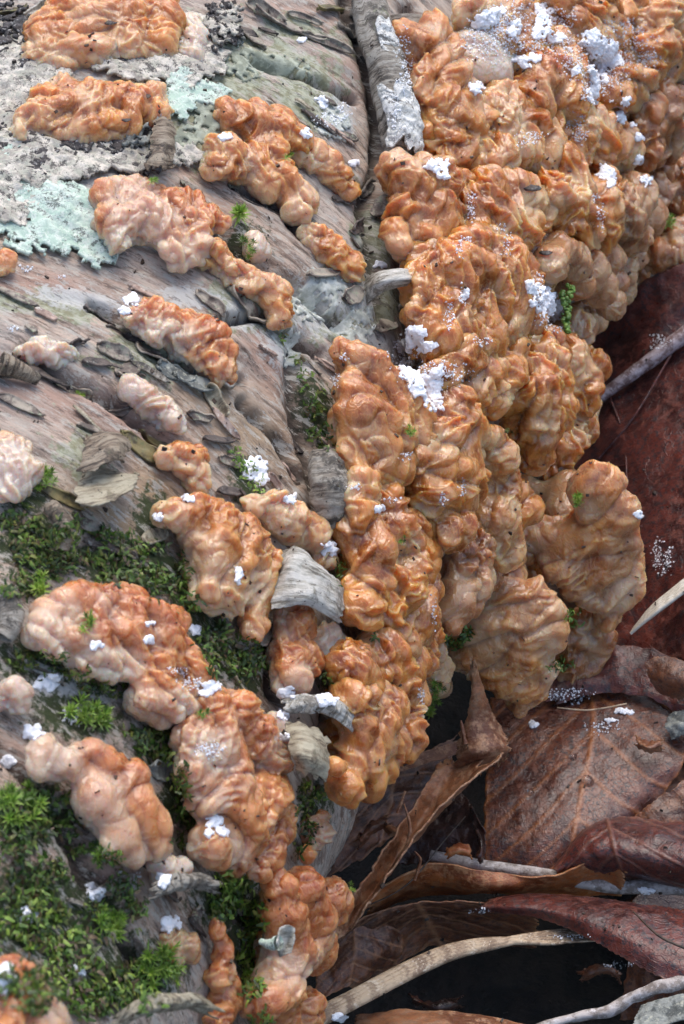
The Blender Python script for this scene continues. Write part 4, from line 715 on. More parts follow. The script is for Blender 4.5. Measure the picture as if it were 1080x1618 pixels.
patch('lichen_crust', [(370, 100, 60, 40, 10), (330, 190, 40, 40, 0), (420, 100, 90, 20, 15), (300, 225, 40, 20, 0)], simple('lichen_film', (0.22, 0.24, 0.18), (0.38, 0.41, 0.32), 5, 0.8, .7, .03), 'thin grey-green lichen film on the bark above the arch-shaped fungus', thr=.5, amp=.45, ns=.35, seed=36, base=.01, hgt=.01, curl=.01, tier=.02, gap=.02)
patch('lichen_crust', [(500, 470, 40, 60, 30), (560, 520, 30, 40, 0), (520, 200, 40, 30, 0), (450, 540, 50, 30, 40)], simple('lichen_chalk', (0.40, 0.42, 0.36), (0.60, 0.62, 0.56), 6, 0.85, .8, .03), 'chalky lichen dust on the bark left of the dark seam', thr=.52, amp=.55, ns=.25, seed=38, base=.01, hgt=.01, curl=.01, tier=.02, gap=.02)

# ------------------------------------------------------------------ dead leaves and sticks
def leafthing(name, label, cat, rows, mat, group='dead leaves beside the log', **k):
    c = at(*rows[len(rows) // 2][len(rows[0]) // 2]); e = empty(name, tuple(c)); tag(e, label, cat, group)
    sheet('blade', rows, mat, parent=e, **k); return e
def tube(name, pts, mat, parent=None, zmode=True, m=50, k=10, wob=0.15, seed=0, label=None, cat=None, group=None, lump=0.0):
    P, r, T = path3(pts, m, zmode); ref = Z_; n1 = ref[None] - T * (T @ ref)[:, None]; n1 /= np.linalg.norm(n1, axis=1)[:, None]; n2 = np.cross(T, n1)
    ph = np.linspace(0, 2 * math.pi, k, endpoint=False)
    g = np.stack([np.repeat(np.linspace(0, 5, m), k), np.tile(np.cos(ph), m), np.tile(np.sin(ph), m) + seed], 1)
    rr = r[:, None] * (1 + wob * fbm(g, 3, seed).reshape(m, k) * 2); P = P + lump * vnoise(P / 0.6, seed)
    co = P[:, None] + rr[..., None] * (np.cos(ph)[None, :, None] * n1[:, None] + np.sin(ph)[None, :, None] * n2[:, None])
    i = np.arange(m - 1)[:, None] * k; j = np.arange(k)[None]; jn = (j + 1) % k
    F = np.stack([i + j, i + jn, i + k + jn, i + k + j], -1).reshape(-1, 4)
    me = mesh_np(name, co.reshape(-1, 3), F); o = ob(name, me, mat, parent, loc=tuple(P[0]))
    if label: tag(o, label, cat, group)
    return o
L1 = leafthing('dead_leaf', 'large oxblood leaf with a thick pale midrib at the right edge', 'leaf',
    [[(960, 480, -1.4), (1030, 432, -.7), (1100, 402, -.3), (1210, 370, 0)], [(920, 570, -2.2), (1010, 510, -1.4), (1090, 470, -.8), (1210, 430, -.3)], [(900, 665, -2.6), (990, 610, -1.9), (1090, 530, -1.2), (1210, 455, -.6)],
     [(900, 760, -2.8), (1000, 730, -2.0), (1095, 690, -1.4), (1210, 650, -.8)], [(930, 870, -2.9), (1020, 850, -2.1), (1100, 830, -1.5), (1210, 800, -.9)], [(960, 960, -2.9), (1035, 960, -2.3), (1110, 950, -1.7), (1210, 930, -1.2)], [(975, 1050, -3.0), (1040, 1045, -2.6), (1110, 1060, -2.2), (1210, 1050, -1.7)]],
    LF_RED, m=110, n=70, crum=.14, cs=1.3, rag=.03, veins=0, seed=3)
tube('midrib', [(925, 655, -2.15, 6), (950, 627, -1.9, 9), (1000, 590, -1.55, 11), (1050, 552, -1.2, 13), (1130, 495, -.75, 15)], MIDRIB, L1, wob=.1)
for k, pts in enumerate([[(960, 620, -1.95, 2), (985, 690, -2.05, 2), (990, 760, -2.1, 1.5)], [(1060, 560, -1.25, 2), (1000, 660, -1.82, 2), (945, 725, -2.32, 2)], [(1100, 640, -1.45, 2), (1040, 720, -1.8, 2), (960, 740, -2.3, 1.2)], [(1100, 760, -1.45, 2), (1040, 810, -1.9, 1.8), (990, 850, -2.25, 1.2)]]):
    tube('side_vein', pts, LF_RED, L1, wob=.1, seed=k)
leafthing('dead_leaf', 'flat russet leaf with dark mould spots and water drops', 'leaf',
    [[(770, 1100, -3.2), (880, 1075, -3.1), (980, 1045, -2.95), (1110, 1060, -2.8)], [(765, 1180, -3.1), (880, 1150, -2.95), (990, 1130, -2.85), (1110, 1125, -2.75)], [(760, 1260, -3.2), (870, 1240, -3), (980, 1210, -2.9), (1090, 1190, -2.85)], [(760, 1330, -3.4), (860, 1320, -3.15), (960, 1290, -3.05), (1060, 1245, -3.1)], [(765, 1390, -3.8), (850, 1385, -3.5), (930, 1350, -3.4), (1000, 1320, -3.4)]],
    LF_ORG, m=90, n=90, crum=.09, cs=1.1, rag=.03, veins=5, seed=8)
leafthing('dead_leaf', 'wet dark red leaf lying across the top of the russet one', 'leaf',
    [[(860, 1060, -2.7), (940, 1020, -2.6), (1020, 1020, -2.45), (1110, 1060, -2.35)], [(850, 1100, -2.8), (940, 1070, -2.65), (1030, 1065, -2.5), (1110, 1100, -2.45)], [(870, 1118, -2.95), (950, 1098, -2.8), (1030, 1110, -2.7), (1100, 1150, -2.7)]], LF_RED, m=50, n=70, crum=.12, cs=.7, rag=.1, seed=12)
leafthing('dead_leaf', 'torn brown leaf corner at the right edge overlapping the russet leaf', 'leaf',
    [[(985, 1300, -3.2), (1040, 1255, -2.9), (1120, 1205, -2.7)], [(1000, 1330, -3.3), (1060, 1290, -3.0), (1130, 1250, -2.8)], [(1020, 1360, -3.6), (1080, 1330, -3.3), (1140, 1300, -3.0)]], LF_BRN, m=50, n=60, crum=.1, cs=.5, rag=.12, seed=14)
leafthing('dead_leaf', 'small curled brown leaf end at the right edge below the oxblood leaf', 'leaf',
    [[(1015, 1045, -2.0), (1050, 1035, -1.9), (1110, 1050, -1.8)], [(1025, 1075, -2.2), (1060, 1070, -1.9), (1110, 1080, -1.8)], [(1040, 1095, -2.5), (1065, 1105, -2.3), (1110, 1110, -2.2)]], LF_BRN, m=40, n=40, crum=.06, rag=.08, seed=15)
# the standing spike and its long folded blade
e = empty('dead_leaf', tuple(at(770, 1200, -2.6))); tag(e, 'upright torn leaf with a sharp spike, twisting down to the left', 'leaf', 'dead leaves beside the log')
sheet('blade', [[(739, 1030, -.1), (741, 1030, -.1), (743, 1030, -.1), (745, 1031, -.12)], [(744, 1085, -.7), (750, 1082, -.66), (757, 1082, -.7), (764, 1086, -.82)], [(733, 1135, -1.25), (750, 1125, -1.1), (766, 1122, -1.15), (782, 1130, -1.4)], [(716, 1172, -1.6), (744, 1164, -1.4), (774, 1156, -1.45), (802, 1158, -1.8)], [(712, 1208, -1.9), (744, 1200, -1.65), (780, 1190, -1.6), (810, 1183, -1.85)], [(708, 1246, -2.9), (742, 1240, -2.8), (776, 1226, -2.7), (806, 1206, -2.5)]],
      LF_TAN, m=90, n=50, parent=e, crum=.045, cs=.5, rag=.12, rs=20, seed=21, thick=.02, serr=.10)
sheet('blade', [[(700, 1190, -2.05), (740, 1190, -1.85), (780, 1200, -1.55), (808, 1180, -1.35)], [(662, 1250, -1.95), (700, 1245, -2.05), (735, 1235, -1.75), (770, 1215, -1.45)], [(620, 1320, -1.95), (655, 1310, -2.25), (690, 1290, -1.95), (705, 1262, -1.45)], [(575, 1385, -1.95), (605, 1385, -2.35), (635, 1350, -2.15), (655, 1320, -1.55)], [(535, 1440, -1.95), (560, 1445, -2.35), (590, 1415, -2.25), (612, 1385, -1.75)], [(505, 1490, -2.05), (530, 1490, -2.35), (550, 1475, -2.35), (565, 1455, -1.95)]],
      LF_TAN, m=120, n=50, parent=e, crum=.07, cs=.35, rag=.08, rs=18, seed=24, thick=.03)
for k, pts in enumerate([[(640, 1345, -1.85, 3), (648, 1310, -1.65, 3), (638, 1270, -1.35, 1)], [(655, 1390, -2.05, 3), (664, 1360, -1.75, 2.5), (655, 1345, -1.55, 1)], [(628, 1285, -1.75, 3), (640, 1250, -1.55, 2)], [(735, 1175, -1.45, 4), (730, 1150, -1.25, 3), (728, 1138, -1.15, 1)]]):
    tube('torn_fibre', pts, LF_TAN, e, wob=.3, seed=k, m=16, k=6)
leafthing('dead_leaf', 'dark sodden leaf in the shade under the swirled fungus', 'leaf',
    [[(500, 1290, -3.0), (580, 1240, -2.8), (660, 1190, -2.7), (740, 1150, -2.7)], [(500, 1340, -3.3), (580, 1300, -3.1), (650, 1250, -3.1), (720, 1210, -3.1)], [(500, 1400, -3.6), (560, 1370, -3.5), (630, 1320, -3.5), (700, 1280, -3.5)]], LF_BRN, m=70, n=80, crum=.2, cs=.7, rag=.1, seed=31, veins=4)
leafthing('dead_leaf', 'thin tan leaf scrap poking from under the swirled fungus', 'leaf',
    [[(590, 1215, -2.4), (640, 1195, -2.3), (690, 1180, -2.3), (740, 1165, -2.4)], [(600, 1232, -2.5), (650, 1215, -2.4), (700, 1200, -2.4), (745, 1185, -2.6)]], LF_TAN, m=20, n=60, crum=.06, cs=.5, rag=.12, seed=33)
leafthing('dead_leaf', 'blackish leaf standing behind the folded tan one', 'leaf',
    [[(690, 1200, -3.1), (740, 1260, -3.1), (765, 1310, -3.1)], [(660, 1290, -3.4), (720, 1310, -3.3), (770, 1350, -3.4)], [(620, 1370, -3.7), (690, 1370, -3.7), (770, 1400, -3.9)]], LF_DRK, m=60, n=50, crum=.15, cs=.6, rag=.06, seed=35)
leafthing('dead_leaf', 'glossy dark red leaf rolled over on itself at the right', 'leaf',
    [[(872, 1368, -3.2), (925, 1306, -2.95), (1000, 1288, -2.75), (1120, 1305, -2.5)], [(870, 1376, -3.0), (932, 1322, -2.6), (1005, 1316, -2.4), (1120, 1334, -2.2)], [(878, 1386, -3.1), (940, 1352, -2.6), (1010, 1354, -2.4), (1120, 1372, -2.2)], [(900, 1392, -3.5), (955, 1382, -3.1), (1020, 1386, -2.9), (1120, 1400, -2.8)], [(905, 1396, -3.9), (960, 1392, -3.7), (1020, 1396, -3.5), (1120, 1408, -3.4)]], LF_RED, m=80, n=100, crum=.09, cs=.9, rag=.05, seed=57, veins=3, vein_h=.02)
e = empty('dead_leaf', tuple(at(800, 1410, -3.4))); tag(e, 'orange-edged curled leaf with an upturned right tip', 'leaf', 'dead leaves beside the log')
sheet('blade', [[(560, 1425, -3.3), (640, 1380, -3.0), (690, 1362, -2.9), (745, 1372, -2.9), (790, 1378, -3.0), (850, 1385, -3.0), (905, 1372, -2.85), (945, 1352, -2.6), (1000, 1372, -2.7)], [(570, 1440, -3.5), (645, 1400, -3.4), (700, 1392, -3.3), (755, 1402, -3.15), (800, 1400, -3.1), (850, 1400, -3.3), (905, 1396, -3.3), (950, 1388, -3.2), (992, 1398, -3.1)], [(575, 1450, -3.9), (650, 1420, -3.9), (705, 1415, -3.9), (760, 1412, -3.5), (800, 1412, -3.5), (850, 1412, -3.7), (905, 1418, -3.8), (950, 1415, -3.7), (985, 1418, -3.5)]],
      LF_EDGE, m=50, n=150, parent=e, crum=.04, cs=.4, rag=.05, rs=14, seed=41, thick=.03)
leafthing('dead_leaf', 'reddish brown leaf bent over with a frosted serrated lower edge', 'leaf',
    [[(770, 1425, -3.5), (850, 1412, -3.3), (930, 1418, -3.15), (1010, 1428, -3.0), (1110, 1440, -2.9)], [(765, 1428, -3.3), (850, 1418, -3.0), (940, 1432, -2.8), (1020, 1450, -2.7), (1120, 1475, -2.6)], [(755, 1432, -3.2), (850, 1435, -2.9), (940, 1458, -2.7), (1020, 1495, -2.6), (1120, 1530, -2.5)], [(740, 1436, -3.3), (840, 1450, -3.1), (930, 1485, -2.9), (1010, 1530, -2.8), (1110, 1580, -2.7)]], LF_RED, m=90, n=150, crum=.10, cs=1.0, rag=.02, serr=.05, rs=14, seed=44, veins=0, thick=.03)
leafthing('dead_leaf', 'dull brown leaf arching over the black hollow', 'leaf',
    [[(500, 1500, -3.6), (580, 1445, -3.4), (660, 1425, -3.3), (750, 1422, -3.3), (860, 1450, -3.4)], [(520, 1540, -4.0), (600, 1480, -3.9), (680, 1455, -3.9), (760, 1455, -4.0), (860, 1475, -4.2)], [(560, 1580, -4.6), (640, 1520, -4.6), (700, 1495, -4.7), (770, 1490, -4.9), (850, 1495, -5.2)]], LF_BRN, m=60, n=100, crum=.12, cs=.8, rag=.05, seed=46, veins=4)
leafthing('dead_leaf', 'brown leaf at the lower left of the straw, beside the lowest fungus', 'leaf',
    [[(510, 1480, -3.7), (560, 1460, -3.6), (640, 1440, -3.8)], [(500, 1530, -3.8), (560, 1510, -3.7), (640, 1490, -4.1)], [(490, 1590, -3.9), (550, 1560, -4.0), (620, 1530, -4.5)]], LF_BRN, m=50, n=50, crum=.14, cs=.6, rag=.05, seed=48, veins=4)
leafthing('dead_leaf', 'pinkish tan leaf along the bottom edge', 'leaf',
    [[(560, 1604, -3.3), (640, 1596, -3.2), (720, 1600, -3.1), (800, 1612, -3.2), (850, 1625, -3.3)], [(550, 1625, -3.2), (640, 1620, -3.0), (720, 1622, -2.9), (800, 1632, -3.0), (860, 1645, -3.1)], [(540, 1660, -3.2), (640, 1655, -3.0), (720, 1655, -2.9), (800, 1665, -3.0), (870, 1670, -3.1)]], LF_TAN, m=40, n=80, crum=.08, cs=.6, rag=.04, seed=50)
leafthing('dead_leaf', 'mid-brown leaf wall at the right of the black hollow', 'leaf',
    [[(1000, 1490, -3.9), (1050, 1500, -3.6), (1120, 1520, -3.3)], [(985, 1550, -4.3), (1040, 1550, -4.0), (1120, 1560, -3.7)], [(975, 1615, -4.8), (1040, 1610, -4.4), (1120, 1600, -4.1)]], LF_BRN, m=50, n=50, crum=.1, cs=.7, rag=.04, seed=52)
# sticks and straw
e = empty('dry_stem', tuple(at(700, 1510, -3.0))); tag(e, 'split straw-coloured stem crossing the black hollow', 'dry stem')
for k in range(9):
    a = k / 9 * 6.283; ox, oy = 9 * math.cos(a), 8 * math.sin(a); sp = (k - 4) * 2.2
    tube('fibre', [(495 + ox, 1612 + oy, -2.6, 8), (560 + ox, 1578 + oy, -2.7, 8), (640 + ox, 1536 + oy, -2.9, 8), (710 + ox * .9, 1505 + oy * .9, -3.0, 7), (780 + ox * .8, 1490 + oy * .8 + sp * .3, -3.1, 5.5), (860 + 6 * (k % 3), 1482 + sp, -3.2, 3), (900 + 18 * (k % 4), 1478 + sp * 1.2, -3.25, 1)], STRAW, e, wob=.12, seed=k, m=60, k=8)
e = empty('straw_blade', tuple(at(1030, 970, -1.6))); tag(e, 'white split grass straw lying on the oxblood leaf', 'straw')
for k in range(4):
    tube('fibre', [(996 + k * 2, 1001 - k * 3, -1.95, 2.5), (1035 + k, 968 - k * 5, -1.6, 4), (1110 + k, 912 - k * 6, -1.1, 4)], STRAW_W, e, wob=.1, seed=k, m=20, k=6)
tube('stick', [(680, 1352, -3.5, 9), (760, 1368, -3.45, 11), (850, 1380, -3.4, 10), (950, 1398, -3.35, 12), (1040, 1402, -3.3, 12), (1130, 1408, -3.2, 13)], STICK, wob=.12, label='frosty grey stick lying under the curled leaves', cat='stick')
e = empty('stick', tuple(at(960, 1600, -3.0))); tag(e, 'knobbly whitish stick at the bottom right corner', 'stick')
tube('shaft', [(830, 1630, -3.2, 6), (900, 1610, -3.1, 8), (960, 1598, -3.0, 10), (1000, 1572, -2.9, 10), (1050, 1560, -2.8, 12), (1130, 1545, -2.7, 13)], STICK, e, wob=.35, lump=.05)
sheet('loose_bark', [[(1010, 1590, -3.0), (1050, 1575, -2.8), (1120, 1560, -2.6)], [(990, 1630, -3.0), (1050, 1620, -2.8), (1120, 1610, -2.6)]], LEAD, m=30, n=40, parent=e, crum=.08, cs=.3, rag=.08)
sheet('bark_chip', [[(1055, 1130, -2.6), (1075, 1122, -2.5), (1110, 1120, -2.5)], [(1050, 1150, -2.6), (1075, 1140, -2.35), (1110, 1145, -2.4)], [(1062, 1172, -2.7), (1080, 1165, -2.5), (1110, 1170, -2.5)]], LEAD, 30, 30, 'greenish grey bark chip at the right edge on the russet leaf', 'bark chip', crum=.08, cs=.3, rag=.1)
SCR = [((600, 1300, -2.9), (640, 1318, -2.7), (665, 1300, -2.8), 'LF_TAN'), ((905, 1545, -4.6), (955, 1530, -4.3), (985, 1548, -4.5), 'LF_BRN'), ((745, 1300, -3.3), (760, 1335, -3.1), (752, 1360, -3.3), 'LF_DRK'),
       ((640, 1575, -4.2), (690, 1590, -4.0), (735, 1580, -4.2), 'LF_DRK'), ((560, 1335, -2.9), (585, 1310, -2.7), (620, 1292, -2.8), 'LF_BRN'), ((1000, 1168, -2.7), (1025, 1180, -2.55), (1052, 1172, -2.6), 'LF_TAN'), ((700, 1350, -3.0), (725, 1340, -2.85), (748, 1350, -3.0), 'LF_EDGE')]
LB = ['tan leaf scrap caught on the folded tan leaf', 'brown leaf scrap deep at the right of the black hollow', 'blackish leaf scrap beside the corner of the russet leaf', 'sodden leaf scrap deep in the black hollow', 'brown leaf scrap below the swirled fungus', 'tan leaf scrap lying on the russet leaf', 'orange leaf scrap at the end of the grey stick']
for k, (a, b_, c_, mk) in enumerate(SCR):
    rw = [[(p[0], p[1] - 9, p[2]) for p in (a, b_, c_)], [(p[0], p[1] + 1, p[2] + .12) for p in (a, b_, c_)], [(p[0] + 3, p[1] + 12, p[2] - .1) for p in (a, b_, c_)]]
    sheet('leaf_scrap', rw, dict(LF_TAN=LF_TAN, LF_BRN=LF_BRN, LF_DRK=LF_DRK, LF_EDGE=LF_EDGE)[mk], 24, 34, LB[k], 'leaf scrap', crum=.1, cs=.35, rag=.25, rs=7, seed=80 + k)
for k, (pts, lb) in enumerate([([(560, 1440, -3.1, 1.2), (640, 1400, -2.8, 1.5), (700, 1330, -2.6, 1.2), (735, 1290, -2.7, .8)], 'thin dark stalk lying over the folded tan leaf'), ([(880, 1118, -2.7, 1), (930, 1122, -2.6, 1.4), (990, 1112, -2.55, 1)], 'hair-thin pale stalk across the top of the russet leaf'),
                               ([(1085, 1500, -2.4, 2), (1040, 1478, -2.35, 2), (1000, 1440, -2.5, 1)], 'fine dark stalk on the frosted serrated leaf')]):
    tube('stalk', pts, STRAW if k == 1 else DIRT, seed=k, wob=.3, m=30, k=6, label=lb, cat='stalk')
# leaf litter below and beyond
random.seed(5)
for i in range(46):
    x = random.uniform(9, 22) if i % 3 else random.uniform(8.5, 14); s = random.uniform(-16, 16)
    c = U_ * x + A_ * s + Z_ * random.uniform(-5.2, -4.3)
    xx, yy = project(c[None]); xx = xx[0]; yy = yy[0]
    if 600 < xx < 1080 and 1400 < yy < 1640: continue
    L = random.uniform(1.6, 3.2); W = L * random.uniform(.3, .45); a = random.uniform(0, 6.28); tx = np.array([math.cos(a), math.sin(a), random.uniform(-.3, .3)]); ty = np.array([-math.sin(a), math.cos(a), random.uniform(-.3, .3)])
    m = 26; n = 14; u = np.linspace(-1, 1, m); v = np.linspace(-1, 1, n); Ug, Vg = np.meshgrid(u, v, indexing='ij'); Ug = Ug.ravel(); Vg = Vg.ravel()
    wd = np.sqrt(np.clip(1 - Ug**2, 0.003, 1)) * (1 - .25 * Ug)
    co = c + (Ug * L)[:, None] * tx + (Vg * W * wd)[:, None] * ty; co[:, 2] += .5 * (Vg * wd)**2 * random.uniform(-1, 1.3) + .3 * Ug**2 * random.uniform(-1, 1) + .18 * fbm(co / .9, 3, i)
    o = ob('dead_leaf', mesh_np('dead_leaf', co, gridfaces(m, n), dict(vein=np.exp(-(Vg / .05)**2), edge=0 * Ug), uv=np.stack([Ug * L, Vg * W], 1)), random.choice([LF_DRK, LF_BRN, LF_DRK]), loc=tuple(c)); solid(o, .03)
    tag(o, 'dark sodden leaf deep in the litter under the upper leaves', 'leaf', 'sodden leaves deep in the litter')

# ------------------------------------------------------------------ things scattered on the surfaces
bpy.context.view_layer.update(); DG = bpy.context.evaluated_depsgraph_get()
def cast(x, y):
    ok, p, n, idx, o, mt = sc.ray_cast(DG, Vector(C_), Vector(ray(x, y)))
    if not ok: return None
    p = np.array(p); n = np.array(n)
    if n @ V_ > 0: n = -n
    return p, n
def rot_to(n):
    return np.array(Vector(n).to_track_quat('Z', 'Y').to_matrix())
CUBE_V = np.array([(x, y, z) for x in (-1, 1) for y in (-1, 1) for z in (-1, 1)], float) * .5
CUBE_F = np.array([(0, 1, 3, 2), (4, 6, 7, 5), (0, 4, 5, 1), (2, 3, 7, 6), (0, 2, 6, 4), (1, 5, 7, 3)])
def grains(pts, sizes, flat=1.0):
    V = []; F = []
    for k, (p, s) in enumerate(zip(pts, sizes)):
        q = Vector((random.gauss(0, 1), random.gauss(0, 1), random.gauss(0, 1))).normalized().to_track_quat('Z', 'Y')
        Rm = np.array(q.to_matrix()); sc_ = np.array([s, s * random.uniform(.6, 1), s * random.uniform(.35, 1) * flat])
        V.append((CUBE_V * sc_ * (1 + .25 * rng.random((8, 1)))) @ Rm.T + p); F.append(CUBE_F + 8 * k)
    return np.concatenate(V), np.concatenate(F)
def snow(ells, label, dens=1.0, size=(.03, .062), mat=None, pile=.5, name='snow_clump', cat='snow', group='snow clumps', thr=.35, stuff=False):
    pts = []; sz = []
    for (x, y, rx, ry) in ells:
        N = int(rx * ry * 3.14 / 15 * dens) + 6; rmin = min(rx, ry)
        A1 = rng.random(N) * 6.283; Q1 = np.sqrt(rng.random(N)) * 1.3; DX = np.cos(A1) * rx * Q1; DY = np.sin(A1) * ry * Q1
        nz_ = np.stack([(x + DX) / 9, (y + DY) / 9, DX * 0 + x * .1], 1); E = 1 - Q1 * Q1 * .8 + .7 * noise(nz_, 3) + (.5 if name == 'snow_clump' else 1.0) * noise(nz_ * 2.6, 4)
        for k in np.nonzero(E > thr)[0]:
            dx, dy, q = DX[k], DY[k], Q1[k]
            h = cast(x + dx, y + dy)
            if h is None: continue
            p, n = h; n = n * .6 + Z_ * .6
            pts.append(p + n * cmpx(p, rmin) * pile * max(0, 1 - q * q) * random.random() + n * .008); sz.append(size[0] + (size[1] - size[0]) * random.random()**(1 if name == 'snow_clump' else 2.5))
    if not pts: return
    V, F = grains(pts, sz); o = ob(name, mesh_np(name, V, F, smooth=False), mat or SNOW, loc=tuple(pts[0])); tag(o, label, cat, group)
    if stuff: o['kind'] = 'stuff'
    if name == 'snow_clump': md = o.modifiers.new('fused', 'REMESH'); md.mode = 'VOXEL'; md.voxel_size = 0.0135; md.use_smooth_shade = False
    return o
SN = [([(655, 530, 20, 17), (640, 547, 15, 11), (674, 548, 15, 10)], 'snow clump above the square-shouldered fungus, upper of the central pair'),
      ([(640, 582, 12, 15), (655, 600, 19, 17), (672, 612, 24, 21), (687, 636, 18, 15), (690, 588, 11, 12)], 'largest central snow patch, running down beside the square-shouldered fungus'),
      ([(840, 453, 12, 11), (857, 474, 22, 24), (876, 492, 16, 15)], 'snow patch on the right shoulder of the central wrinkled fungus'),
      ([(935, 66, 22, 16), (952, 82, 28, 20), (944, 115, 17, 28), (968, 95, 18, 11), (935, 150, 10, 14)], 'thick snow streak on the ridge near the top right'),
      ([(858, 26, 17, 22), (855, 52, 16, 10), (880, 60, 14, 8)], 'oblong snow clump near the top, above the cupped fungus'),
      ([(774, 28, 19, 15), (758, 38, 13, 10), (788, 20, 10, 10)], 'snow clump at the top above the pale peach lobe'),
      ([(822, 95, 12, 8), (845, 92, 12, 7), (830, 105, 8, 6), (815, 42, 9, 14), (808, 50, 8, 8)], 'broken snow crumbs left of the cupped fungus'),
      ([(752, 140, 13, 10)], 'single round snow lump at the waist of the pale peach lobe'),
      ([(690, 262, 20, 10), (700, 275, 10, 10)], 'snow wedge above the squarish amber fungus'),
      ([(912, 112, 9, 7)], 'grain of snow in the cup of the amber fungus'),
      ([(955, 272, 14, 12), (965, 285, 9, 12)], 'snow lump on the shoulder of the peaked fungus'),
      ([(1020, 285, 11, 10)], 'snow lump on top of the blunt-snouted fungus'), ([(1008, 253, 8, 8)], 'small snow lump above the one on the blunt-snouted fungus'),
      ([(988, 160, 8, 8)], 'uppermost round snow bead on the right of the mass'), ([(980, 185, 8, 10)], 'second snow bead down on the right of the mass'), ([(1000, 197, 6, 5)], 'third and smallest snow bead down on the right of the mass'), ([(1010, 218, 7, 8)], 'lowest snow bead down on the right of the mass'),
      ([(355, 217, 11, 7)], 'snow lump on the arch-shaped fungus'), ([(483, 211, 8, 8)], 'snow ball at the right shoulder of the arch-shaped fungus'),
      ([(508, 162, 11, 9)], 'snow ball on bare bark above the arch-shaped fungus'), ([(475, 65, 9, 6)], 'small snow ball on the bark near the top centre'),
      ([(558, 258, 9, 6)], 'snow bit in the dark seam beside the chalky roll'), ([(600, 418, 10, 7)], 'snow ball just above the white bark tongue'),
      ([(402, 740, 20, 17), (413, 758, 11, 10)], 'snow clump on ochre bark left of the ringed roll'), ([(207, 475, 13, 11), (195, 490, 9, 7)], 'snow clump at the head of the hooked fungus'),
      ([(459, 789, 11, 7)], 'small snow lump on the pale peach fungus'), ([(518, 867, 14, 11)], 'round snow lump at the right end of the pale peach fungus'),
      ([(249, 817, 9, 6)], 'snow fleck left of the fan-shaped fungus'), ([(297, 788, 10, 6)], 'snow fleck on top of the fan-shaped fungus'), ([(376, 911, 6, 12)], 'upright snow fleck on the face of the fan-shaped fungus'),
      ([(308, 997, 9, 8)], 'snow ball between the sprawling fungus and the moss'), ([(236, 985, 9, 4)], 'small snow fleck in the hollow of the sprawling fungus'), ([(234, 1012, 9, 7)], 'snow fleck in the middle of the sprawling fungus'),
      ([(150, 1020, 12, 7)], 'snow fleck on the milky lobe of the sprawling fungus'), ([(335, 1085, 14, 8), (322, 1097, 10, 6)], 'snow dusting where the sprawling fungus meets the tall one'),
      ([(450, 1095, 13, 12)], 'snow ball left of the arched white bark strip'), ([(514, 1106, 16, 10)], 'snow ball on the arched white bark strip'), ([(446, 1130, 9, 8), (450, 1165, 9, 7)], 'snow grains on the clear grey lobe'),
      ([(52, 1158, 16, 12)], 'jagged snow lump above the blistered fungus'), ([(72, 1080, 18, 14), (88, 1070, 10, 7)], 'snow patch on lead-grey flakes above the pale moss tuft'), ([(12, 1203, 14, 9)], 'snow lump at the left edge'),
      ([(338, 1300, 15, 10), (350, 1315, 12, 8), (330, 1318, 8, 6)], 'feathery snow star on the tall red-orange fungus'), ([(258, 1392, 14, 12)], 'snow lump on the glassy clear lobe'),
      ([(267, 1462, 17, 15)], 'round snow ball in front of the dark hollow'), ([(45, 1447, 21, 17)], 'blurred snow lump at the lower left'), ([(152, 1413, 16, 10), (143, 1402, 8, 6)], 'snow lump caught on a moss leaf'),
      ([(1008, 813, 8, 6)], 'lone snow grain on the oxblood leaf'), ([(600, 803, 11, 7)], 'snow dusting on the tall glistening fungus'), ([(5, 1545, 18, 22)], 'blurred snow at the left edge near the bottom'),
      ([(120, 1535, 14, 9)], 'blurred snow bits in the lower left moss'), ([(95, 1000, 0.1, 0.1)], None), ([(985, 1125, 16, 6), (965, 1138, 10, 4)], 'thin snow film on the russet leaf'), ([(845, 1145, 8, 8)], 'icy blue snow speck on the russet leaf'),
      ([(1020, 1408, 14, 6)], 'snow bit on the grey stick'), ([(735, 465, 6, 8)], 'ice speck on the central wrinkled fungus'), ([(535, 1608, 14, 8)], 'snow crumbs at the bottom by the stem end')]
for els, lb in SN:
    if lb: snow(els, lb, dens=8, size=(.018, .048), pile=.36, thr=.36)
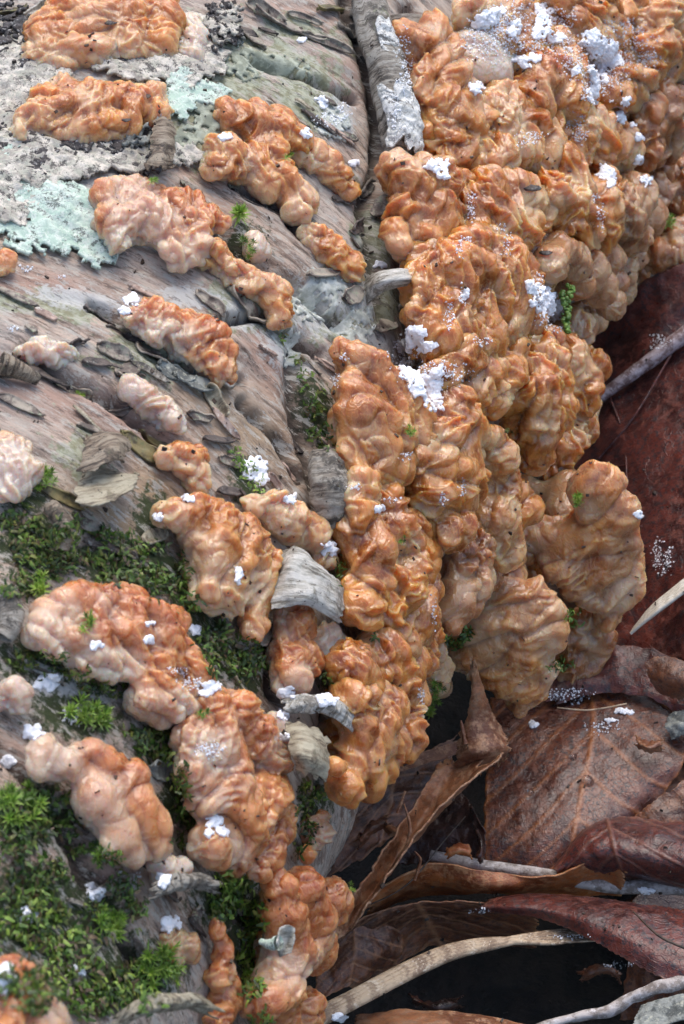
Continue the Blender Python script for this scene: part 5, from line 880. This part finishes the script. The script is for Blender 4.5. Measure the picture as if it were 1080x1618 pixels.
FR = [([(780, 60, 60, 40), (800, 30, 50, 30), (860, 70, 60, 20)], 'frost dust between the snow clumps at the top of the mass'), ([(960, 110, 40, 50), (905, 95, 30, 30)], 'frost dust around the thick snow streak'), ([(690, 590, 60, 24), (640, 560, 30, 30)], 'frost dust around the central snow patch'), ([(870, 500, 24, 30), (850, 445, 14, 14)], 'frost dust below the shoulder snow'), ([(1000, 70, 45, 35), (1020, 100, 30, 20), (985, 40, 30, 16)], 'frost glaze on the top right corner fungus'), ([(910, 200, 14, 26), (918, 215, 12, 14)], 'ice crust on the glassy lobe'), ([(840, 215, 24, 10), (830, 225, 16, 10)], 'frost smear on the flattened fungus'),
      ([(930, 130, 16, 24), (925, 150, 14, 10)], 'frost trailing below the thick snow streak'), ([(745, 330, 8, 24), (735, 380, 14, 8), (725, 395, 10, 12), (745, 310, 10, 8)], 'frost bits down the left of the ribbed fungus'),
      ([(800, 385, 10, 20), (790, 360, 8, 10)], 'frost bits on the ribbed fungus'), ([(950, 340, 10, 26), (940, 315, 8, 10)], 'frost on the face of the peaked fungus'), ([(545, 565, 12, 6), (530, 600, 8, 16)], 'frost rim on the square-shouldered fungus'),
      ([(520, 190, 30, 12), (540, 180, 14, 18)], 'powdery frost on bark above the stubby fungus'), ([(710, 500, 10, 30), (730, 470, 8, 20), (760, 540, 20, 8)], 'frost specks on the central wrinkled fungus'), ([(880, 30, 40, 20), (890, 60, 20, 12)], 'frost dusting between the top snow clumps'),
      ([(665, 1100, 6, 20), (685, 960, 5, 40)], 'frost glints along the edge of the tall glistening fungus'), ([(40, 425, 16, 6), (95, 440, 12, 5), (20, 520, 12, 6)], 'frost dust on bark under the mint lichen'), ([(120, 1130, 30, 14)], 'frost on the pale moss tuft'),
      ([(300, 1080, 26, 12), (285, 1060, 20, 10)], 'frost sheen on the right of the sprawling fungus'), ([(330, 1185, 26, 16)], 'frost sheen on the tall red-orange fungus'), ([(560, 770, 12, 6), (620, 790, 16, 6), (640, 720, 14, 8)], 'frost specks on the fungi beside the ringed roll'),
      ([(210, 1400, 10, 14), (190, 1380, 6, 6), (215, 1385, 8, 6)], 'frost crumbs in the moss under the blistered fungus'), ([(730, 770, 8, 20), (700, 790, 8, 14)], 'frost glints on the elongated fungus'), ([(640, 105, 14, 60), (625, 180, 14, 30)], 'frost dust on the chalky bark roll'),
      ([(1045, 880, 20, 30), (1040, 540, 20, 12)], 'frost dust on the oxblood leaf'), ([(900, 1100, 40, 14), (950, 1150, 30, 12)], 'frost specks on the russet leaf'), ([(760, 1440, 20, 5), (900, 1480, 30, 6), (980, 1525, 30, 6)], 'frost crystals along the serrated leaf edge')]
for els, lb in FR: snow(els, lb, dens=7, size=(.005, .026), mat=ICE if 'glaze' in lb or 'crust' in lb or 'glints' in lb else SNOW, pile=.06, name='frost', cat='frost', group='frost dustings', stuff=True, thr=.66)

# moss -----------------------------------------------------------------
def shoot_star(nl=26, L=1.0):
    """upright shoot with narrow pointed leaves spreading all round"""
    V = []; F = []
    for k in range(nl):
        a = k * 2.4; t = k / nl; el = math.radians(8 + 72 * t + random.uniform(-8, 8)); z0 = .15 + .45 * t; l = L * (.62 - .2 * t) * random.uniform(.8, 1.15); wd = .075 * L
        d = np.array([math.cos(a) * math.cos(el), math.sin(a) * math.cos(el), math.sin(el)]); sd = np.array([-math.sin(a), math.cos(a), 0])
        o = np.array([0, 0, z0 * L]); i = len(V); dr = np.array([0, 0, -.12 * l])
        V += [o - sd * wd * .5, o + sd * wd * .5, o + d * l * .5 + sd * wd * .55, o + d * l * .5 - sd * wd * .55, o + d * l + dr + sd * .006, o + d * l + dr - sd * .006]
        F += [(i, i + 1, i + 2, i + 3), (i + 3, i + 2, i + 4, i + 5)]
    return np.array(V), np.array(F)
def shoot_bead(nl=16, L=1.0):
    """creeping leafy stem with two rows of small round leaves"""
    V = []; F = []
    for k in range(nl):
        t = k / nl; s = 1 if k % 2 else -1; x = t * L; r = .15 * L * (1 - .4 * t); c = np.array([x, s * r * .7, .10 * L * math.sin(t * 3) + .03])
        i = len(V); ring = [(math.cos(b) * r, math.sin(b) * r, .5 * r * math.cos(b * 1) + random.uniform(-.02, .02)) for b in np.linspace(0, 6.283, 6, endpoint=False)]
        V += [c + np.array(q) for q in ring] + [c + np.array([0, 0, .5 * r])]
        F += [(i, i + 1, i + 2, i + 6), (i + 2, i + 3, i + 4, i + 6), (i + 4, i + 5, i, i + 6)]
    return np.array(V), np.array(F)
STARS = [shoot_star(random.choice((18, 24, 30))) for _ in range(6)]; BEADS = [shoot_bead(random.choice((12, 16, 20))) for _ in range(6)]
def moss(ells, kind, mats, label, dens=1.0, size=(14, 22), name='moss', cat='moss', knd='stuff', group=None, up=.5):
    buf = {}
    for (x, y, rx, ry) in ells:
        if kind == 'bead': dens_, size_ = dens * 6, (size[0] * .40, size[1] * .50)
        else: dens_, size_ = dens, size
        for _ in range(max(1, int(rx * ry * 3.14 / 60 * dens_))):
            a = random.uniform(0, 6.283); q = math.sqrt(random.random()) * (1.15 if knd == 'stuff' else .8)
            X, Y = x + math.cos(a) * rx * q, y + math.sin(a) * ry * q
            if q > .55 and knd == 'stuff' and noise(np.array([[X / 14, Y / 14, 0.5]]), 2)[0] < (q - .75): continue
            h = cast(X, Y)
            if h is None: continue
            p, n = h; L = cmpx(p, random.uniform(*size_)); T = random.choice(STARS if kind == 'star' else BEADS); V, F = T
            d = n + Z_ * up + rng.normal(size=3) * .38; d /= np.linalg.norm(d)
            Rm = rot_to(d if kind == 'star' else n + rng.normal(size=3) * .25); sp = random.uniform(0, 6.283); cz, sz = math.cos(sp), math.sin(sp)
            V2 = (V * L) @ np.array([[cz, sz, 0], [-sz, cz, 0], [0, 0, 1]]) @ Rm.T + p - n * .03 * (kind == 'star') + n * random.uniform(0, .12)
            m = random.choice(mats); b = buf.setdefault(m.name, [m, [], [], 0]); b[1].append(V2); b[2].append(F + b[3]); b[3] += len(V2)
    if not buf: return
    # one mesh with several material slots
    V = []; F = []; mi = []; off = 0; ms = []
    for k, (m, vv, ff, c) in enumerate(buf.values()):
        V += vv; f = np.concatenate(ff) + off; F.append(f); mi += [k] * len(f); off += c; ms.append(m)
    me = mesh_np(name, np.concatenate(V), np.concatenate(F)); loc = tuple(np.concatenate(V).mean(0))
    o = ob(name, me, None, loc=loc)
    for m in ms: me.materials.append(m)
    me.polygons.foreach_set('material_index', np.array(mi, dtype=np.int32)[:len(me.polygons)])
    tag(o, label, cat, group, knd if knd == 'stuff' else None); return o
MOSS_K = green('moss_dead', (0.06, 0.04, 0.018), (0.16, 0.11, 0.05))
BD = [MOSS_M, MOSS_M, MOSS_D, MOSS_D, MOSS_D, MOSS_Y, MOSS_K]
moss([(150, 885, 60, 16), (200, 905, 60, 22), (250, 925, 44, 26), (290, 900, 16, 26), (180, 850, 40, 20), (220, 870, 36, 22), (300, 950, 26, 22)], 'bead', BD, 'dark leafy moss mat beside the fan-shaped fungus', 1.1, (14, 24))
moss([(340, 1010, 40, 26), (375, 1050, 40, 34), (330, 1040, 22, 30), (400, 1040, 20, 30)], 'bead', BD, 'dark moss pocket below the fan-shaped fungus', 1.1, (14, 24))
moss([(498, 640, 18, 30), (505, 690, 20, 24), (480, 600, 10, 20), (520, 710, 14, 12), (470, 570, 10, 14), (440, 540, 12, 8)], 'bead', BD, 'moss running down the dark seam left of the square-shouldered fungus', .9, (12, 20))
moss([(235, 1175, 36, 24), (210, 1160, 24, 16), (260, 1190, 20, 20), (285, 1240, 18, 40), (290, 1290, 16, 30), (275, 1330, 12, 14)], 'bead', BD, 'beady moss filling the gap left of the tall red-orange fungus', 1.2, (14, 24))
moss([(365, 1390, 26, 16), (360, 1420, 40, 26), (395, 1450, 26, 40), (340, 1440, 20, 20), (390, 1500, 18, 40), (370, 1400, 40, 14), (400, 1560, 20, 30), (410, 1610, 20, 14)], 'bead', [MOSS_M, MOSS_Y, MOSS_B, MOSS_D], 'yellow-green leafy moss between the two lowest large fungi', 1.2, (16, 26))
moss([(478, 1270, 16, 30), (490, 1310, 14, 30), (470, 1345, 14, 14), (500, 1255, 12, 14), (480, 1240, 14, 12)], 'bead', BD, 'moss fringe on the right margin of the tall red-orange fungus', 1.2, (12, 22))
moss([(60, 870, 50, 36), (30, 830, 36, 30), (100, 840, 30, 24), (90, 900, 36, 26), (30, 930, 36, 26)], 'bead', BD + [MOSS_Y], 'mixed moss bank on the left under the horn-shaped bark curl', 1.0, (14, 24))
moss([(60, 1290, 70, 40), (20, 1330, 40, 40), (60, 1380, 50, 40)], 'bead', BD, 'shaded moss along the left edge below the blistered fungus', .8, (16, 26))
moss([(40, 1450, 60, 60), (100, 1500, 60, 50), (60, 1560, 70, 40), (150, 1570, 60, 40), (200, 1560, 60, 40)], 'bead', BD + [MOSS_B], 'blurred moss in the lower left corner', .8, (18, 30))
moss([(170, 1350, 26, 18), (130, 1340, 30, 16), (190, 1400, 26, 24), (150, 1440, 30, 24), (210, 1440, 24, 26)], 'bead', BD, 'moss strip under the blistered fungus', .9, (14, 24))
moss([(385, 745, 16, 22), (400, 770, 16, 16), (370, 720, 12, 16)], 'bead', [MOSS_Y, MOSS_M, MOSS_B], 'yellowish moss around the snow clump on ochre bark', 1.0, (10, 18))
moss([(60, 1040, 50, 16), (110, 1060, 40, 12), (150, 1090, 30, 16), (30, 1050, 20, 16), (180, 1090, 20, 16)], 'bead', BD, 'low moss under the sprawling fungus', .9, (12, 20))
moss([(715, 1015, 24, 14), (740, 1003, 14, 8)], 'bead', [MOSS_D, MOSS_M], 'moss cushion left of the pinkish star-shaped fungus', 1.5, (12, 20))
moss([(884, 1052, 22, 18)], 'bead', [MOSS_D, MOSS_M, MOSS_Y], 'lower moss cushion right of the pinkish star-shaped fungus', 1.8, (9, 15))
moss([(900, 972, 20, 9), (912, 985, 10, 7)], 'bead', [MOSS_M, MOSS_M, MOSS_B], 'upper moss cushion right of the pinkish star-shaped fungus', 1.8, (10, 16))
moss([(514, 1075, 14, 16), (590, 1010, 12, 7), (538, 905, 10, 26)], 'bead', [MOSS_D, MOSS_M], 'small dark moss bits around the small fungus column', 1.6, (9, 15))
ST = [([(375, 346, 6, 6)], 5, (28, 36), 'bright green moss star above the caterpillar-like fungus', [MOSS_B]), ([(393, 388, 12, 14)], 8, (14, 20), 'small mossy spot beside the milky jelly button', [MOSS_M]),
      ([(645, 679, 4, 3)], 4, (13, 16), 'tiny moss star on the face of the square-shouldered fungus', [MOSS_B, MOSS_M]), ([(915, 788, 5, 8)], 5, (14, 20), 'moss sprig in front of the dim translucent lobe', [MOSS_M, MOSS_B]),
      ([(1055, 356, 6, 6)], 4, (16, 22), 'feathery moss sprig at the right edge', [MOSS_B]), ([(452, 249, 5, 5)], 3, (12, 15), 'speck of moss in the fork of the arch-shaped fungus', [MOSS_B]),
      ([(140, 1138, 30, 18), (115, 1130, 16, 14)], 18, (26, 36), 'frosted pale green moss tuft above the blistered fungus', [MOSS_B, MOSS_B, MOSS_M]), ([(64, 932, 20, 16)], 9, (24, 34), 'moss tuft left of the sprawling fungus', [MOSS_B, MOSS_M]),
      ([(138, 992, 10, 8)], 7, (16, 24), 'moss sprig growing over the sprawling fungus', [MOSS_B, MOSS_M]), ([(25, 1275, 40, 36)], 26, (26, 38), 'deep green moss tuft at the left edge', [MOSS_M, MOSS_B]),
      ([(170, 1460, 30, 30)], 20, (24, 34), 'fresh green moss tuft below the snow on the moss leaf', [MOSS_B, MOSS_M]), ([(245, 1525, 40, 26)], 28, (26, 38), 'largest bright moss tuft near the bottom', [MOSS_B, MOSS_B, MOSS_M]),
      ([(385, 1535, 12, 12)], 8, (18, 26), 'moss sprig beside the thin reddish strip', [MOSS_B]), ([(322, 1132, 8, 6)], 5, (14, 18), 'moss sprig at the top of the tall red-orange fungus', [MOSS_B, MOSS_M]),
      ([(676, 1132, 6, 6)], 4, (16, 20), 'moss sprig poking out right of the swirled fungus', [MOSS_B]), ([(633, 856, 6, 3)], 4, (9, 12), 'moss crumb on the tall glistening fungus', [MOSS_D, MOSS_M]),
      ([(160, 1350, 16, 8)], 8, (18, 24), 'moss tuft under the left of the blistered fungus', [MOSS_B, MOSS_M]), ([(690, 1095, 12, 20)], 12, (14, 20), 'dark moss in the cleft left of the leaf spike', [MOSS_D, MOSS_M]),
      ([(70, 760, 14, 16)], 10, (18, 26), 'moss on the milky fungus at the left edge', [MOSS_M, MOSS_B]), ([(125, 620, 14, 4)], 4, (8, 12), 'moss thread on dark flakes under the ribbed fungus', [MOSS_B]), ([(800, 685, 14, 6)], 7, (7, 10), 'olive moss crumb in the dark gap of the mass', [MOSS_Y, MOSS_D]),
      ([(550, 1408, 5, 4)], 3, (10, 13), 'moss sprig at the tip of the lowest large fungus', [MOSS_B]), ([(100, 1268, 8, 5)], 4, (12, 16), 'moss sprig on the bark left of the blistered fungus', [MOSS_M]), ([(480, 1245, 8, 8)], 4, (14, 18), 'moss sprig over the knotted bark ring', [MOSS_B, MOSS_M]),
      ([(235, 288, 5, 5)], 3, (12, 16), 'moss speck below the olive bark curl', [MOSS_B])]
for els, cnt, szr, lb, ms in ST:
    ar = sum(e[2] * e[3] for e in els) * 3.14 / 60
    moss(els, 'star', ms, lb, cnt / max(ar, .01), szr, 'moss_tuft', 'moss', 'thing', 'moss tufts', up=.7)
# beaded moss strand hanging in the gap
def strand():
    e = None; V = []; F = []; off = 0
    for k in range(60):
        t = k / 59; x = 897 - 4 * math.sin(t * 3) + random.uniform(-9, 9) * (1 - .4 * t); y = 450 + 76 * t; p = hit(x, y, 1.35 + random.uniform(-.06, .06)); r = cmpx(p, random.uniform(2.4, 5.2))
        V.append(ICV * r * [1, 1, .6] @ np.array(Matrix.Rotation(random.uniform(-1, 1), 3, 'X')) + p); F.append(ICF + off); off += len(ICV)
    o = ob('moss_strand', mesh_np('moss_strand', np.concatenate(V), np.concatenate(F)), MOSS_M, loc=tuple(hit(897, 450, 1.3))); tag(o, 'beaded green moss strand hanging below the shoulder snow', 'moss')
strand()
# pixie-cup lichen on the lowest fungus
def cup():
    e = empty('cup_lichen', tuple(hit(430, 1495, 1.0))); tag(e, 'pale green cup lichen in front of the lowest large fungus', 'lichen')
    tube('stalk', [(412, 1488, .95, 5), (425, 1492, 1.1, 8), (440, 1490, 1.25, 13)], LICH_G, e, zmode=False, m=14)
    sheet('cup', [[(440, 1512, 1.1), (450, 1510, 1.15), (460, 1506, 1.2)], [(436, 1490, 1.25), (452, 1486, 1.1), (466, 1484, 1.25)], [(442, 1464, 1.2), (456, 1460, 1.2), (465, 1466, 1.2)]], CURL_W, 20, 20, parent=e, mode='h', crum=.02, rag=.05)
cup()
# water drops on the russet leaf
for x, y, r, lb in [(928, 1234, 11, 'larger water drop on the russet leaf'), (904, 1196, 8, 'smaller water drop on the russet leaf'), (838, 1252, 6, 'flat water bead near the left of the russet leaf')]:
    h = cast(x, y)
    if h: p, n = h; Rm = rot_to(n); c = cmpx(p, r); o = ob('water_drop', mesh_np('water_drop', (ICV * [c, c, c * .55]) @ Rm.T + p + n * c * .15, ICF), WATER, loc=tuple(p)); tag(o, lb, 'water drop', 'water drops')
# crumbs of bark and soil caught on everything
pts = []; sz = []
for _ in range(900):
    x = random.uniform(-10, 1090); y = random.uniform(-10, 1620)
    if noise(np.array([[x / 90, y / 90, 3.3]]), 6)[0] < -.1: continue
    h = cast(x, y)
    if h is None: continue
    pts.append(h[0] + h[1] * .008); sz.append(random.choice([.018, .022, .03, .045, .06]) * random.uniform(.7, 1.1))
V, F = grains(pts, sz, .5); o = ob('debris', mesh_np('debris', V, F, smooth=False), DIRT, loc=tuple(pts[0])); tag(o, 'dark crumbs of bark and soil sprinkled over everything', 'debris', None, 'stuff')
# dark bits with a shape of their own
for x, y, r, lb in [(172, 36, 9, 'black bark chip stuck on the uppermost left fungus'), (862, 400, 10, 'blue-black seed in the gap under the ribbed fungus'), (838, 298, 14, 'brown bark bit lying in the cleft of the mass'), (198, 190, 7, 'dark splinter on the long left fungus'), (782, 1050, 0, None)]:
    h = cast(x, y)
    if h and lb:
        p, n = h; c = cmpx(p, r); V = ICV * [c * 1.1, c * .5, c * .3]; V = V * (1 + .6 * noise(ICV * 1.8, int(r))[:, None]); o = ob('bark_bit', mesh_np('bark_bit', V + p + n * c * .2, ICF), FLAKE_D, loc=tuple(p)); tag(o, lb, 'bark bit')
